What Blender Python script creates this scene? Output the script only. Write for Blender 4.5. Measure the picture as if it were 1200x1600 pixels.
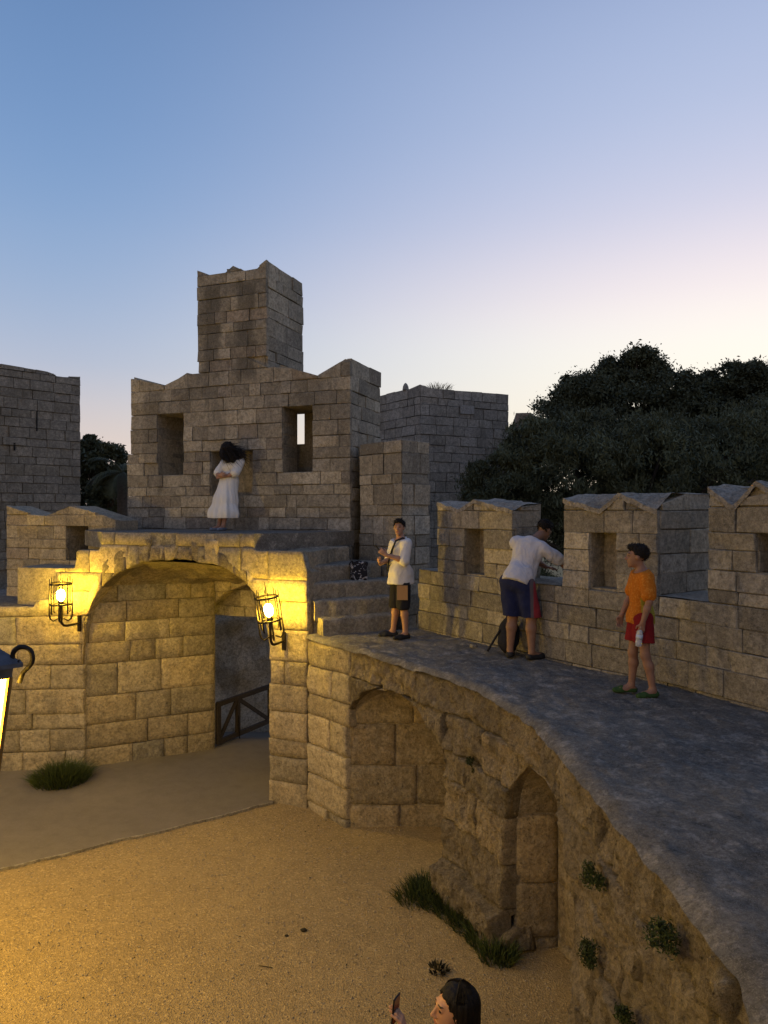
import bpy, bmesh, math, random
import numpy as np
from mathutils import Vector, Matrix, noise as mnoise

for _o in list(bpy.data.objects):
    bpy.data.objects.remove(_o)
R = math.radians
rng = random.Random(11)
nrg = np.random.default_rng(5)
SC = bpy.context.scene
COL = SC.collection

# ------------------------------------------------------------------ camera
FPX = 1110.0                      # focal length in pixels of the 1200 x 1600 photograph
cam_data = bpy.data.cameras.new('camera')
cam = bpy.data.objects.new('camera', cam_data)
COL.objects.link(cam)
cam.location = (0, 0, 0)
cam.rotation_euler = (R(90), 0, 0)
cam_data.sensor_fit = 'VERTICAL'
cam_data.sensor_height = 24.0
cam_data.sensor_width = 18.0
cam_data.lens = 24.0 * FPX / 1600.0
cam_data.clip_start = 0.05
cam_data.clip_end = 4000
SC.camera = cam
SC.render.resolution_x, SC.render.resolution_y = 768, 1024

# ------------------------------------------------------------------ sky
SUN_AZ = R(30)                    # the sun went down beyond the trees, to the right of the view
SUN_EL = R(-1.5)
world = bpy.data.worlds.new('World')
SC.world = world
world.use_nodes = True
wn, wl = world.node_tree.nodes, world.node_tree.links
wn.clear()
w_out = wn.new('ShaderNodeOutputWorld')
w_bg = wn.new('ShaderNodeBackground')
w_sky = wn.new('ShaderNodeTexSky')
w_sky.sky_type = 'NISHITA'
w_sky.sun_disc = False
w_sky.sun_elevation = R(0.6)
w_sky.sun_rotation = SUN_AZ
w_sky.altitude = 0
w_sky.air_density = 1.0
w_sky.dust_density = 0.6
w_sky.ozone_density = 2.0
# afterglow: the whole dome graded by height above the horizon and by distance from the set sun
tc = wn.new('ShaderNodeTexCoord')
sep = wn.new('ShaderNodeSeparateXYZ')
wl.new(tc.outputs['Generated'], sep.inputs[0])
dot = wn.new('ShaderNodeVectorMath'); dot.operation = 'DOT_PRODUCT'
flat = wn.new('ShaderNodeVectorMath'); flat.operation = 'MULTIPLY'; flat.inputs[1].default_value = (1, 1, 0)
wl.new(tc.outputs['Generated'], flat.inputs[0])
unit = wn.new('ShaderNodeVectorMath'); unit.operation = 'NORMALIZE'
wl.new(flat.outputs[0], unit.inputs[0]); wl.new(unit.outputs[0], dot.inputs[0])
dot.inputs[1].default_value = (math.sin(SUN_AZ), math.cos(SUN_AZ), 0)
def wramp(stops):
    n = wn.new('ShaderNodeValToRGB')
    el = n.color_ramp.elements
    while len(el) < len(stops): el.new(0.5)
    for e, (p, c) in zip(el, stops):
        e.position = p; e.color = (*c, 1)
    n.color_ramp.interpolation = 'B_SPLINE'
    return n
def lin(r, g, b):
    f = lambda c: ((c / 255 + .055) / 1.055) ** 2.4 if c > 10 else c / 255 / 12.92
    return (f(r), f(g), f(b))
ramp_far = wramp([(0.0, lin(230, 206, 192)), (0.09, lin(224, 206, 196)), (0.19, lin(178, 190, 212)), (0.34, lin(137, 167, 207)), (0.46, lin(118, 151, 197)), (0.60, lin(100, 133, 180)), (1.0, lin(82, 108, 155))])
ramp_sun = wramp([(0.0, lin(255, 242, 215)), (0.12, lin(255, 246, 226)), (0.21, lin(255, 252, 241)), (0.28, lin(250, 236, 236)), (0.37, lin(208, 209, 230)), (0.47, lin(182, 195, 225)), (0.60, lin(156, 174, 212)), (1.0, lin(82, 108, 155))])
ramp_back = wramp([(0.0, lin(176, 160, 160)), (0.08, lin(200, 178, 172)), (0.20, lin(196, 180, 178)), (0.38, lin(160, 164, 184)), (0.58, lin(124, 146, 184)), (1.0, lin(88, 116, 168))])
for _r in (ramp_far, ramp_sun, ramp_back): wl.new(sep.outputs['Z'], _r.inputs[0])
mr = wn.new('ShaderNodeMapRange')
mr.inputs['From Min'].default_value = 0.56; mr.inputs['From Max'].default_value = 1.0
wl.new(dot.outputs['Value'], mr.inputs['Value'])
mrp = wn.new('ShaderNodeMath'); mrp.operation = 'POWER'; mrp.inputs[1].default_value = 1.8
wl.new(mr.outputs[0], mrp.inputs[0])
wmix = wn.new('ShaderNodeMix'); wmix.data_type = 'RGBA'
wl.new(mrp.outputs[0], wmix.inputs[0])
mr2 = wn.new('ShaderNodeMapRange'); mr2.interpolation_type = 'SMOOTHSTEP'      # the rosy counterglow opposite the sunset
mr2.inputs['From Min'].default_value = .35; mr2.inputs['From Max'].default_value = -.5
wl.new(dot.outputs['Value'], mr2.inputs['Value'])
wmix2 = wn.new('ShaderNodeMix'); wmix2.data_type = 'RGBA'
wl.new(mr2.outputs[0], wmix2.inputs[0]); wl.new(ramp_far.outputs[0], wmix2.inputs[6]); wl.new(ramp_back.outputs[0], wmix2.inputs[7])
wl.new(wmix2.outputs[2], wmix.inputs[6]); wl.new(ramp_sun.outputs[0], wmix.inputs[7])
SKY_K = 1.0
w_bg.inputs['Strength'].default_value = SKY_K
wadd = wn.new('ShaderNodeMix'); wadd.data_type = 'RGBA'; wadd.blend_type = 'ADD'
wadd.inputs[0].default_value = 0.02
wl.new(wmix.outputs[2], wadd.inputs[6]); wl.new(w_sky.outputs[0], wadd.inputs[7])
wl.new(wadd.outputs[2], w_bg.inputs['Color'])
wl.new(w_bg.outputs[0], w_out.inputs['Surface'])

# last light of the set sun, very soft and weak
sun_d = bpy.data.lights.new('sun', 'SUN'); sun_d.energy = 0.06; sun_d.angle = R(25); sun_d.color = (1, .80, .66)
sun = bpy.data.objects.new('sun', sun_d); COL.objects.link(sun)
_sd = Vector((math.sin(SUN_AZ) * math.cos(R(6)), math.cos(SUN_AZ) * math.cos(R(6)), math.sin(R(6))))
sun.rotation_euler = (-_sd).to_track_quat('-Z', 'Y').to_euler()

vs = SC.view_settings
vs.view_transform = 'Standard'; vs.look = 'None'; vs.exposure = 0.0; vs.gamma = 1.0; vs.use_curve_mapping = False
SC.cycles.max_bounces = 6
SC.cycles.diffuse_bounces = 4
SC.cycles.use_denoising = True

# ------------------------------------------------------------------ helpers
def link(name, me, parent=None, mat=None):
    o = bpy.data.objects.new(name, me)
    COL.objects.link(o)
    if parent is not None: o.parent = parent
    if mat is not None and me is not None: me.materials.append(mat)
    return o
def tag(o, label=None, cat=None, group=None, kind=None):
    if label: o['label'] = label
    if cat: o['category'] = cat
    if group: o['group'] = group
    if kind: o['kind'] = kind
    return o
def thing(name, label, cat, loc=(0, 0, 0), group=None):
    o = link(name, None); o.location = loc
    return tag(o, label, cat, group)
def mesh(name, V, F, smooth=False):
    me = bpy.data.meshes.new(name)
    me.from_pydata([tuple(v) for v in V], [], F)
    if smooth: me.polygons.foreach_set('use_smooth', [True] * len(me.polygons))
    me.update()
    return me
def mesh_np(name, V, F, smooth=False):
    """V (n,3) float, F (m,k) int, all faces of one size"""
    V = np.asarray(V, dtype=np.float32); F = np.asarray(F, dtype=np.int32)
    me = bpy.data.meshes.new(name)
    m, k = F.shape
    me.vertices.add(len(V)); me.vertices.foreach_set('co', V.ravel())
    me.loops.add(m * k); me.loops.foreach_set('vertex_index', F.ravel())
    me.polygons.add(m); me.polygons.foreach_set('loop_start', np.arange(m, dtype=np.int32) * k)
    if smooth: me.polygons.foreach_set('use_smooth', np.ones(m, dtype=bool))
    me.update(calc_edges=True)
    return me
class MB:
    """collects shapes into one mesh"""
    def __init__(s): s.V, s.F = [], []
    def add(s, V, F):
        o = len(s.V); s.V += [tuple(v) for v in V]; s.F += [tuple(i + o for i in f) for f in F]
    def prism(s, poly, z0, z1):
        """poly: plan outline, z1 number or list"""
        n = len(poly)
        zt = z1 if isinstance(z1, (list, tuple)) else [z1] * n
        zb = z0 if isinstance(z0, (list, tuple)) else [z0] * n
        V = [(x, y, zb[i]) for i, (x, y) in enumerate(poly)] + [(x, y, zt[i]) for i, (x, y) in enumerate(poly)]
        F = [tuple(range(n - 1, -1, -1)), tuple(range(n, 2 * n))] + [(i, (i + 1) % n, n + (i + 1) % n, n + i) for i in range(n)]
        s.add(V, F)
    def box(s, c, h, M=None):
        V = [Vector((x * h[0], y * h[1], z * h[2])) for z in (-1, 1) for y in (-1, 1) for x in (-1, 1)]
        if M: V = [M @ v for v in V]
        s.add([v + Vector(c) for v in V], [(0, 2, 3, 1), (4, 5, 7, 6), (0, 1, 5, 4), (2, 6, 7, 3), (0, 4, 6, 2), (1, 3, 7, 5)])
    def tube(s, pts, r, n=8, closed=False):
        pts = [Vector(p) for p in pts]
        rr = r if isinstance(r, (list, tuple)) else [r] * len(pts)
        rings = []
        prev = None
        m = len(pts)
        for i, p in enumerate(pts):
            if closed: t = pts[(i + 1) % m] - pts[i - 1]
            else: t = pts[min(i + 1, m - 1)] - pts[max(i - 1, 0)]
            t.normalize()
            if prev is None:
                a = t.orthogonal().normalized()
            else:
                a = (prev - t * prev.dot(t))
                a = a.normalized() if a.length > 1e-6 else t.orthogonal().normalized()
            prev = a; b = t.cross(a)
            rings.append([p + (a * math.cos(2 * math.pi * k / n) + b * math.sin(2 * math.pi * k / n)) * rr[i] for k in range(n)])
        V = [v for g in rings for v in g]; F = []
        for i in range(m if closed else m - 1):
            j = (i + 1) % m
            for k in range(n):
                F.append((i * n + k, i * n + (k + 1) % n, j * n + (k + 1) % n, j * n + k))
        if not closed:
            F.append(tuple(range(n - 1, -1, -1))); F.append(tuple((m - 1) * n + k for k in range(n)))
        s.add(V, F)
    def lathe(s, prof, c=(0, 0, 0), n=16, M=None):
        V = []
        for r, z in prof:
            for k in range(n):
                v = Vector((r * math.cos(2 * math.pi * k / n), r * math.sin(2 * math.pi * k / n), z))
                if M: v = M @ v
                V.append(v + Vector(c))
        F = [(i * n + k, i * n + (k + 1) % n, (i + 1) * n + (k + 1) % n, (i + 1) * n + k) for i in range(len(prof) - 1) for k in range(n)]
        F.append(tuple(range(n - 1, -1, -1))); F.append(tuple((len(prof) - 1) * n + k for k in range(n)))
        s.add(V, F)
    def build(s, name, mat, parent=None, smooth=False):
        return link(name, mesh(name, s.V, s.F, smooth), parent, mat)

# ------------------------------------------------------------------ materials
def new_mat(name):
    m = bpy.data.materials.new(name); m.use_nodes = True
    nt = m.node_tree; nt.nodes.clear()
    out = nt.nodes.new('ShaderNodeOutputMaterial')
    b = nt.nodes.new('ShaderNodeBsdfPrincipled')
    nt.links.new(b.outputs[0], out.inputs[0])
    b.inputs['Specular IOR Level'].default_value = 0.25
    return m, nt, b
class N:
    """small node-graph helper"""
    def __init__(s, nt): s.nt = nt
    def new(s, t, **kw):
        n = s.nt.nodes.new(t)
        for k, v in kw.items(): setattr(n, k, v)
        return n
    def ln(s, a, b): s.nt.links.new(a, b)
    def noise(s, vec, scale, detail=4, rough=.55, dist=0):
        n = s.new('ShaderNodeTexNoise'); n.inputs['Scale'].default_value = scale; n.inputs['Detail'].default_value = detail
        n.inputs['Roughness'].default_value = rough; n.inputs['Distortion'].default_value = dist
        s.ln(vec, n.inputs['Vector']); return n.outputs['Fac']
    def voro(s, vec, scale, feature='F1', rnd=1.0):
        n = s.new('ShaderNodeTexVoronoi', feature=feature); n.inputs['Scale'].default_value = scale; n.inputs['Randomness'].default_value = rnd
        s.ln(vec, n.inputs['Vector']); return n
    def rng(s, v, a, b, c=0.0, d=1.0, smooth=False):
        n = s.new('ShaderNodeMapRange'); n.inputs['From Min'].default_value = a; n.inputs['From Max'].default_value = b
        n.inputs['To Min'].default_value = c; n.inputs['To Max'].default_value = d
        if smooth: n.interpolation_type = 'SMOOTHSTEP'
        s.ln(v, n.inputs['Value']); return n.outputs[0]
    def math(s, op, a, b=None):
        n = s.new('ShaderNodeMath', operation=op)
        for i, x in enumerate((a, b)):
            if x is None: continue
            if isinstance(x, (int, float)): n.inputs[i].default_value = x
            else: s.ln(x, n.inputs[i])
        return n.outputs[0]
    def mix(s, f, a, b, mode='MIX'):
        n = s.new('ShaderNodeMix', data_type='RGBA', blend_type=mode)
        for i, x in ((0, f), (6, a), (7, b)):
            if isinstance(x, (int, float)): n.inputs[i].default_value = x
            elif isinstance(x, tuple): n.inputs[i].default_value = (*x, 1)
            else: s.ln(x, n.inputs[i])
        return n.outputs[2]
    def mapping(s, vec, scale):
        n = s.new('ShaderNodeMapping'); n.inputs['Scale'].default_value = scale; s.ln(vec, n.inputs['Vector']); return n.outputs[0]
    def bump(s, h, strength, dist, prev=None):
        n = s.new('ShaderNodeBump'); n.inputs['Strength'].default_value = strength; n.inputs['Distance'].default_value = dist
        s.ln(h, n.inputs['Height'])
        if prev is not None: s.ln(prev, n.inputs['Normal'])
        return n.outputs[0]

def stone_mat(name, c1, c2, dark=(.07, .065, .055), dark_amt=.5, pits=.5, scale=1.0, bump=1.0, vary=.35, streaks=(), pale=(.5, .46, .38), streak_dir=None):
    m, nt, b = new_mat(name); g = N(nt)
    pos = g.new('ShaderNodeNewGeometry').outputs['Position']
    info = g.new('ShaderNodeObjectInfo').outputs['Random']
    big = g.noise(pos, .9 * scale, 5, .6)
    mid = g.noise(pos, 4.5 * scale, 6, .65, .3)
    fine = g.noise(pos, 28 * scale, 5, .7)
    grain = g.noise(pos, 120 * scale, 3, .7)
    col = g.mix(info, c1, c2)
    inf2 = g.math('FRACT', g.math('MULTIPLY', info, 7.31))
    val = g.rng(g.math('POWER', inf2, 1.2), 0, 1, 1 - vary, 1 + vary * .9)
    vm = g.new('ShaderNodeVectorMath', operation='SCALE'); g.ln(col, vm.inputs[0]); g.ln(val, vm.inputs['Scale'])
    col = vm.outputs[0]
    col = g.mix(g.rng(mid, .52, .75, 0, .45), col, pale)
    mid2 = g.noise(pos, 13 * scale, 5, .7, .2)
    col = g.mix(g.rng(mid2, .47, .62, 0, .7), col, g.mix(.6, col, (.0, .0, .0)))
    col = g.mix(g.rng(mid2, .48, .36, 0, .4), col, g.mix(.5, col, pale))
    # weathering: dark growth in patches with their own outline
    stretch = g.mapping(pos, (1.0, 1.0, .38))
    st = g.noise(stretch, 2.2 * scale, 7, .68, .6)
    col = g.mix(g.rng(st, .50, .68, 0, dark_amt, True), col, dark)
    col = g.mix(g.rng(big, .48, .72, 0, dark_amt * .7, True), col, tuple(x * 1.5 for x in dark))
    for (ox, oy, ex, ey, u, wd, z0, z1, amt) in streaks:
        sp = g.new('ShaderNodeSeparateXYZ'); g.ln(pos, sp.inputs[0])
        uu = g.math('ADD', g.math('MULTIPLY', g.math('SUBTRACT', sp.outputs[0], ox), ex), g.math('MULTIPLY', g.math('SUBTRACT', sp.outputs[1], oy), ey))
        uu = g.math('ADD', uu, g.math('MULTIPLY', g.math('SUBTRACT', mid, .5), .35))
        a = g.rng(g.math('ABSOLUTE', g.math('SUBTRACT', uu, u)), wd * .45, wd, 1, 0, True)
        zf = g.math('ADD', sp.outputs[2], g.math('MULTIPLY', g.math('SUBTRACT', st, .5), .8))
        zz = g.math('MULTIPLY', g.rng(zf, z0, z0 + .4, 0, 1, True), g.rng(zf, z1 - .15, z1, 1, 0, True))
        col = g.mix(g.math('MULTIPLY', g.math('MULTIPLY', a, zz), amt), col, tuple(x * .6 for x in dark))
    col = g.mix(g.rng(fine, .40, .62, .0, .7), col, g.mix(.62, col, (.0, .0, .0)))
    col = g.mix(g.rng(grain, .36, .66, 0, .5), col, g.mix(.42, col, (.85, .78, .64)))
    vv = g.voro(pos, 22 * scale)
    pit = g.rng(vv.outputs['Distance'], .08, .34, 1, 0)
    pitm = g.math('MULTIPLY', pit, g.rng(fine, .5, .66, 0, 1))
    col = g.mix(g.math('MULTIPLY', pitm, pits), col, g.mix(.65, col, (.02, .018, .014)))
    g.ln(col, b.inputs['Base Color'])
    b.inputs['Roughness'].default_value = .95
    b.inputs['Specular IOR Level'].default_value = .12
    n1 = g.bump(mid, .5 * bump, .05)
    n2 = g.bump(g.math('SUBTRACT', fine, g.math('MULTIPLY', pitm, .9)), .75 * bump, .022, n1)
    n3 = g.bump(grain, .5 * bump, .006, n2)
    g.ln(n3, b.inputs['Normal'])
    return m
def plain(name, c, rough=.6, metal=0, var=0, vscale=20, bump=0):
    m, nt, b = new_mat(name); g = N(nt)
    b.inputs['Roughness'].default_value = rough; b.inputs['Metallic'].default_value = metal
    if var:
        pos = g.new('ShaderNodeNewGeometry').outputs['Position']
        f = g.noise(pos, vscale, 5, .65)
        g.ln(g.mix(g.rng(f, .3, .7), tuple(x * (1 - var) for x in c), tuple(min(1, x * (1 + var)) for x in c)), b.inputs['Base Color'])
        if bump: g.ln(g.bump(f, bump, .01), b.inputs['Normal'])
    else: b.inputs['Base Color'].default_value = (*c, 1)
    return m
def emit(name, c, s):
    m, nt, b = new_mat(name)
    b.inputs['Base Color'].default_value = (.8, .7, .5, 1)
    b.inputs['Emission Color'].default_value = (*c, 1); b.inputs['Emission Strength'].default_value = s
    return m

# ------------------------------------------------------------------ wall paths
class Path:
    """plan polyline; u runs along it, w points out of the wall towards the courtyard side"""
    def __init__(s, pts):
        s.p = [Vector(p) for p in pts]
        s.l = [0.0]
        for a, b in zip(s.p, s.p[1:]): s.l.append(s.l[-1] + (b - a).length)
        s.L = s.l[-1]
        s.nrm = []
        segn = []
        for a, b in zip(s.p, s.p[1:]):
            d = (b - a).normalized(); segn.append(Vector((d.y, -d.x)))
        s.segn = segn
        for i in range(len(s.p)):
            n = segn[max(i - 1, 0)] + segn[min(i, len(segn) - 1)]
            s.nrm.append(n.normalized() / max(.5, n.normalized().dot(segn[min(i, len(segn) - 1)])))
    def seg(s, u):
        for i in range(len(s.l) - 2):
            if u < s.l[i + 1]: return i
        return len(s.l) - 2
    def at(s, u, w=0.0):
        i = s.seg(u); t = (u - s.l[i]) / (s.l[i + 1] - s.l[i])
        p = s.p[i] + (s.p[i + 1] - s.p[i]) * t
        if w:
            tt = min(1, max(0, t))
            n = s.nrm[i] * (1 - tt) + s.nrm[i + 1] * tt
            p = p + n * w
        return p
    def P(s, u, z, w=0.0):
        q = s.at(u, w); return Vector((q.x, q.y, z))
    def u_of(s, px):
        r = (px - 600) / FPX
        best = None
        for i in range(len(s.p) - 1):
            a, d = s.p[i], s.p[i + 1] - s.p[i]
            den = d.x - r * d.y
            if abs(den) < 1e-9: continue
            t = (r * a.y - a.x) / den
            lo = -1e-6 if i else -9; hi = 1 + 1e-6 if i < len(s.p) - 2 else 9
            if lo <= t <= hi:
                e = 0 if 0 <= t <= 1 else min(abs(t), abs(t - 1))
                if best is None or e < best[0]: best = (e, s.l[i] + t * (s.l[i + 1] - s.l[i]))
        return best[1]
    def z_of(s, px, py):
        return (800 - py) / FPX * s.at(s.u_of(px)).y
def interp(pts):
    """piecewise-linear function; a repeated abscissa makes a step"""
    xs = [p[0] for p in pts]
    def f(u):
        if u <= xs[0]: return pts[0][1]
        for i in range(len(pts) - 1):
            if xs[i] <= u <= xs[i + 1] and xs[i + 1] > xs[i]:
                if u == xs[i + 1] and i + 2 < len(pts): continue
                t = (u - xs[i]) / (xs[i + 1] - xs[i])
                return pts[i][1] * (1 - t) + pts[i + 1][1] * t
        return pts[-1][1]
    return f
def catmull(pts, n=8):
    P = [Vector(p) for p in pts]; out = []
    for i in range(len(P) - 1):
        p0, p1, p2, p3 = P[max(i - 1, 0)], P[i], P[i + 1], P[min(i + 2, len(P) - 1)]
        for k in range(n):
            t = k / n
            out.append(.5 * ((2 * p1) + (p2 - p0) * t + (2 * p0 - 5 * p1 + 4 * p2 - p3) * t * t + (3 * p1 - p0 - 3 * p2 + p3) * t ** 3))
    out.append(P[-1]); return out

def stone_block(path, u0, u1, zb, zt, parent, mat, name='stone', gap=.0025, bev=.008, depth=.09, proud=.011, jit=.006, cell=None, amp=0.0, wfun=None, w0=0.0):
    """one block with eased, slightly broken edges, laid against a wall path. zb / zt are functions of u"""
    if cell:
        nu = max(4, int((u1 - u0) / cell) + 2); nv = max(4, int((zt((u0 + u1) / 2) - zb((u0 + u1) / 2)) / cell) + 2)
    else:
        nu = 4 if u1 - u0 < .75 else 5; nv = 4
    ua, ub = u0 + gap, u1 - gap
    bu = min(bev, (ub - ua) * .25)
    us = [ua] + [ua + bu + (ub - ua - 2 * bu) * i / (nu - 3) for i in range(nu - 2)] + [ub]
    pr = rng.uniform(-proud * .4, proud) + w0 - (rng.uniform(.01, .028) if rng.random() < .10 else 0)
    V, idx = [], {}
    seed = Vector((rng.uniform(0, 50), rng.uniform(0, 50), rng.uniform(0, 50)))
    chip = [rng.random() < .3 for _ in range(4)]
    dzb, dzt = rng.uniform(-.004, .006), rng.uniform(-.006, .004)
    tilt = (rng.uniform(-.012, .012), rng.uniform(-.010, .010))
    for i, u in enumerate(us):
        b0, t0 = zb(u) + gap + dzb, zt(u) - gap + dzt
        if t0 < b0 + .002: t0 = b0 + .002
        bz = min(bev, (t0 - b0) * .25)
        zs = [b0] + [b0 + bz + (t0 - b0 - 2 * bz) * j / (nv - 3) for j in range(nv - 2)] + [t0]
        for j, z in enumerate(zs):
            edge_i = i in (0, nu - 1); edge_j = j in (0, nv - 1)
            w = pr + rng.uniform(-jit, jit) + tilt[0] * (2 * i / (nu - 1) - 1) + tilt[1] * (2 * j / (nv - 1) - 1)
            uu, zz = u, z
            if edge_i or edge_j:
                w -= bev * rng.uniform(.7, 1.5)
                uu += rng.uniform(-1.3, 1.0) * gap * (1 if i else -1); zz += rng.uniform(-1, .8) * gap * (1 if j else -1)
            c = (0 if i <= 1 else 1 if i >= nu - 2 else None, 0 if j <= 1 else 1 if j >= nv - 2 else None)
            if None not in c and chip[c[0] * 2 + c[1]]: w -= bev * rng.uniform(.8, 2.2)
            if amp:
                q = Vector((u, z, 0)) + seed
                qs = Vector((q.x, q.y * .45, q.z))
                w += amp * (mnoise.noise(q * 2.6) * .9 + mnoise.noise(q * 7.0) * .5 + mnoise.noise(qs * 13.0) * .5 - abs(mnoise.noise(qs * 24.0)) * .55)
                if i in (0, nu - 1) or j in (0, nv - 1): w -= amp * .35
            if wfun: w += wfun(u, z)
            idx[i, j] = len(V); V.append(path.P(uu, zz, w))
    F = [(idx[i, j], idx[i + 1, j], idx[i + 1, j + 1], idx[i, j + 1]) for i in range(nu - 1) for j in range(nv - 1)]
    ring = [(i, 0) for i in range(nu)] + [(nu - 1, j) for j in range(1, nv)] + [(i, nv - 1) for i in range(nu - 2, -1, -1)] + [(0, j) for j in range(nv - 2, 0, -1)]
    base = len(V)
    for (i, j) in ring:
        u = us[i]; v = V[idx[i, j]]
        V.append(path.P(u, v.z, -depth + (wfun(u, v.z) if wfun else 0)))
    n = len(ring)
    for k in range(n):
        a, b2 = idx[ring[k]], idx[ring[(k + 1) % n]]
        F.append((b2, a, base + k, base + (k + 1) % n))
    me = mesh(name, V, F, smooth=bool(cell))
    return link(name, me, parent, mat)

def lay(path, courses, ivals, parent, mat, wmin=.3, wmax=.75, ztop=None, zbot=None, mats=None, minh=.05, **kw):
    """lay courses of blocks. courses: list of z; ivals(z0, z1) -> list of (u0, u1) to fill"""
    made = 0
    for z0, z1 in zip(courses, courses[1:]):
        for (a, b) in ivals(z0, z1):
            u = a
            while u < b - 1e-4:
                w = rng.uniform(wmin, wmax)
                if rng.random() < .15: w *= 1.35
                if b - (u + w) < wmin * .75: w = b - u
                ua, ub = u, min(u + w, b); u = ub
                fb = (lambda q, z0=z0: max(z0, zbot(q))) if zbot else (lambda q, z0=z0: z0)
                ft = (lambda q, z1=z1: min(z1, ztop(q))) if ztop else (lambda q, z1=z1: z1)
                if zbot or ztop:
                    # keep the runs of columns where some height remains
                    n = 14; run = None; runs = []
                    for k in range(n + 1):
                        q = ua + (ub - ua) * (k + (1e-4 if k == 0 else -1e-4 if k == n else 0)) / n
                        ok = ft(q) - fb(q) > minh
                        if ok and run is None: run = q
                        if (not ok or k == n) and run is not None:
                            e = q
                            if e - run > .06: runs.append((run, e))
                            run = None
                else: runs = [(ua, ub)]
                for (ra, rb) in runs:
                    mm = mat if not mats or rng.random() > mats[1] else mats[0]
                    stone_block(path, ra, rb, fb, ft, parent, mm, **kw); made += 1
    return made
def minus(a, b, holes):
    """interval (a, b) without the holes"""
    out = [(a, b)]
    for h0, h1 in holes:
        nx = []
        for p, q in out:
            if h1 <= p or h0 >= q: nx.append((p, q)); continue
            if h0 > p + 1e-4: nx.append((p, h0))
            if h1 < q - 1e-4: nx.append((h1, q))
        out = nx
    return out
def core(mb, path, us, zspans, w0, w1):
    """solid strips behind the facing: us strip borders, zspans(u_mid) -> list of (zb fn, zt fn)"""
    for a, b in zip(us, us[1:]):
        if b - a < 1e-4: continue
        e = (b - a) * 1e-3
        for fb, ft in zspans((a + b) / 2):
            b0, b1, t0, t1 = fb(a + e), fb(b - e), ft(a + e), ft(b - e)
            if t0 - b0 < .01 and t1 - b1 < .01: continue
            V = [path.P(a, b0, w0), path.P(b, b1, w0), path.P(b, t1, w0), path.P(a, t0, w0), path.P(a, b0, w1), path.P(b, b1, w1), path.P(b, t1, w1), path.P(a, t0, w1)]
            mb.add(V, [(0, 1, 2, 3), (5, 4, 7, 6), (3, 2, 6, 7), (1, 0, 4, 5), (0, 3, 7, 4), (2, 1, 5, 6)])
def const(v): return lambda u: v
def courses(marks, h):
    """course lines through all marks, about h apart, a little uneven"""
    out = [marks[0]]
    for a, b in zip(marks, marks[1:]):
        n = max(1, round((b - a) / h))
        for k in range(1, n):
            out.append(a + (b - a) * k / n + rng.uniform(-.2, .2) * (b - a) / n)
        out.append(b)
    return out
# ------------------------------------------------------------------ materials of the place
M = {}
e1 = Vector((.934, -.358)).normalized(); nn = Vector((-e1.y, e1.x))       # along the gate front, and into it
FO = Vector((-5.17, 14.5))                                                # left corner of the upper front
M['facade'] = stone_mat('facade_stone', (.40, .35, .26), (.31, .28, .225), dark=(.085, .078, .065), dark_amt=.62, vary=.46,
    streaks=[(FO.x, FO.y, e1.x, e1.y, 1.95, .26, 2.45, 4.5, .8), (FO.x, FO.y, e1.x, e1.y, 2.72, .28, 2.3, 4.45, .8), (FO.x, FO.y, e1.x, e1.y, .55, .3, .6, 2.5, .45),
             (FO.x, FO.y, e1.x, e1.y, 4.15, .3, 1.6, 2.6, .4)])
M['facade_dark'] = stone_mat('facade_stone_dark', (.22, .20, .165), (.27, .22, .17), dark_amt=.45, vary=.25)
M['gate'] = stone_mat('gate_stone', (.45, .36, .22), (.35, .30, .215), dark_amt=.5, vary=.34, pits=.9)
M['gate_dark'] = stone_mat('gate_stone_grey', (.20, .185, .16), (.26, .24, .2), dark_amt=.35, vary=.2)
M['rough'] = stone_mat('eroded_stone', (.38, .30, .185), (.30, .245, .16), dark=(.07, .055, .035), dark_amt=.85, vary=.3, pits=1.0, bump=2.4, scale=1.5)
M['niche'] = stone_mat('niche_stone', (.38, .29, .165), (.30, .24, .145), dark_amt=.55, vary=.28, bump=1.5)
M['parapet'] = stone_mat('parapet_stone', (.275, .245, .19), (.20, .185, .155), dark_amt=.65, vary=.46)
M['parapet_top'] = stone_mat('parapet_top_stone', (.36, .33, .28), (.34, .31, .27), dark_amt=.6, vary=.1, bump=1.8)
M['far_wall'] = stone_mat('far_wall_stone', (.21, .195, .17), (.16, .15, .135), dark_amt=.8, vary=.25, scale=.8)
M['far_tower'] = stone_mat('far_tower_stone', (.30, .28, .25), (.24, .225, .205), dark_amt=.5, vary=.3, scale=.6)
M['rock'] = stone_mat('moat_rock', (.60, .52, .38), (.56, .48, .36), dark_amt=.55, vary=.1, pits=.7, bump=1.8, scale=.9)
M['mortar'] = stone_mat('mortar', (.34, .285, .195), (.33, .275, .19), dark_amt=.55, vary=.05)
M['far_mortar'] = stone_mat('far_mortar', (.14, .13, .115), (.14, .13, .115), dark_amt=.5, vary=.05, scale=.6)
M['step'] = stone_mat('step_stone', (.27, .245, .195), (.23, .21, .17), dark_amt=.5, vary=.2)
M['plaque'] = stone_mat('pale_plaque', (.34, .33, .32), (.34, .33, .32), dark_amt=.15, vary=.05)

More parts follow.
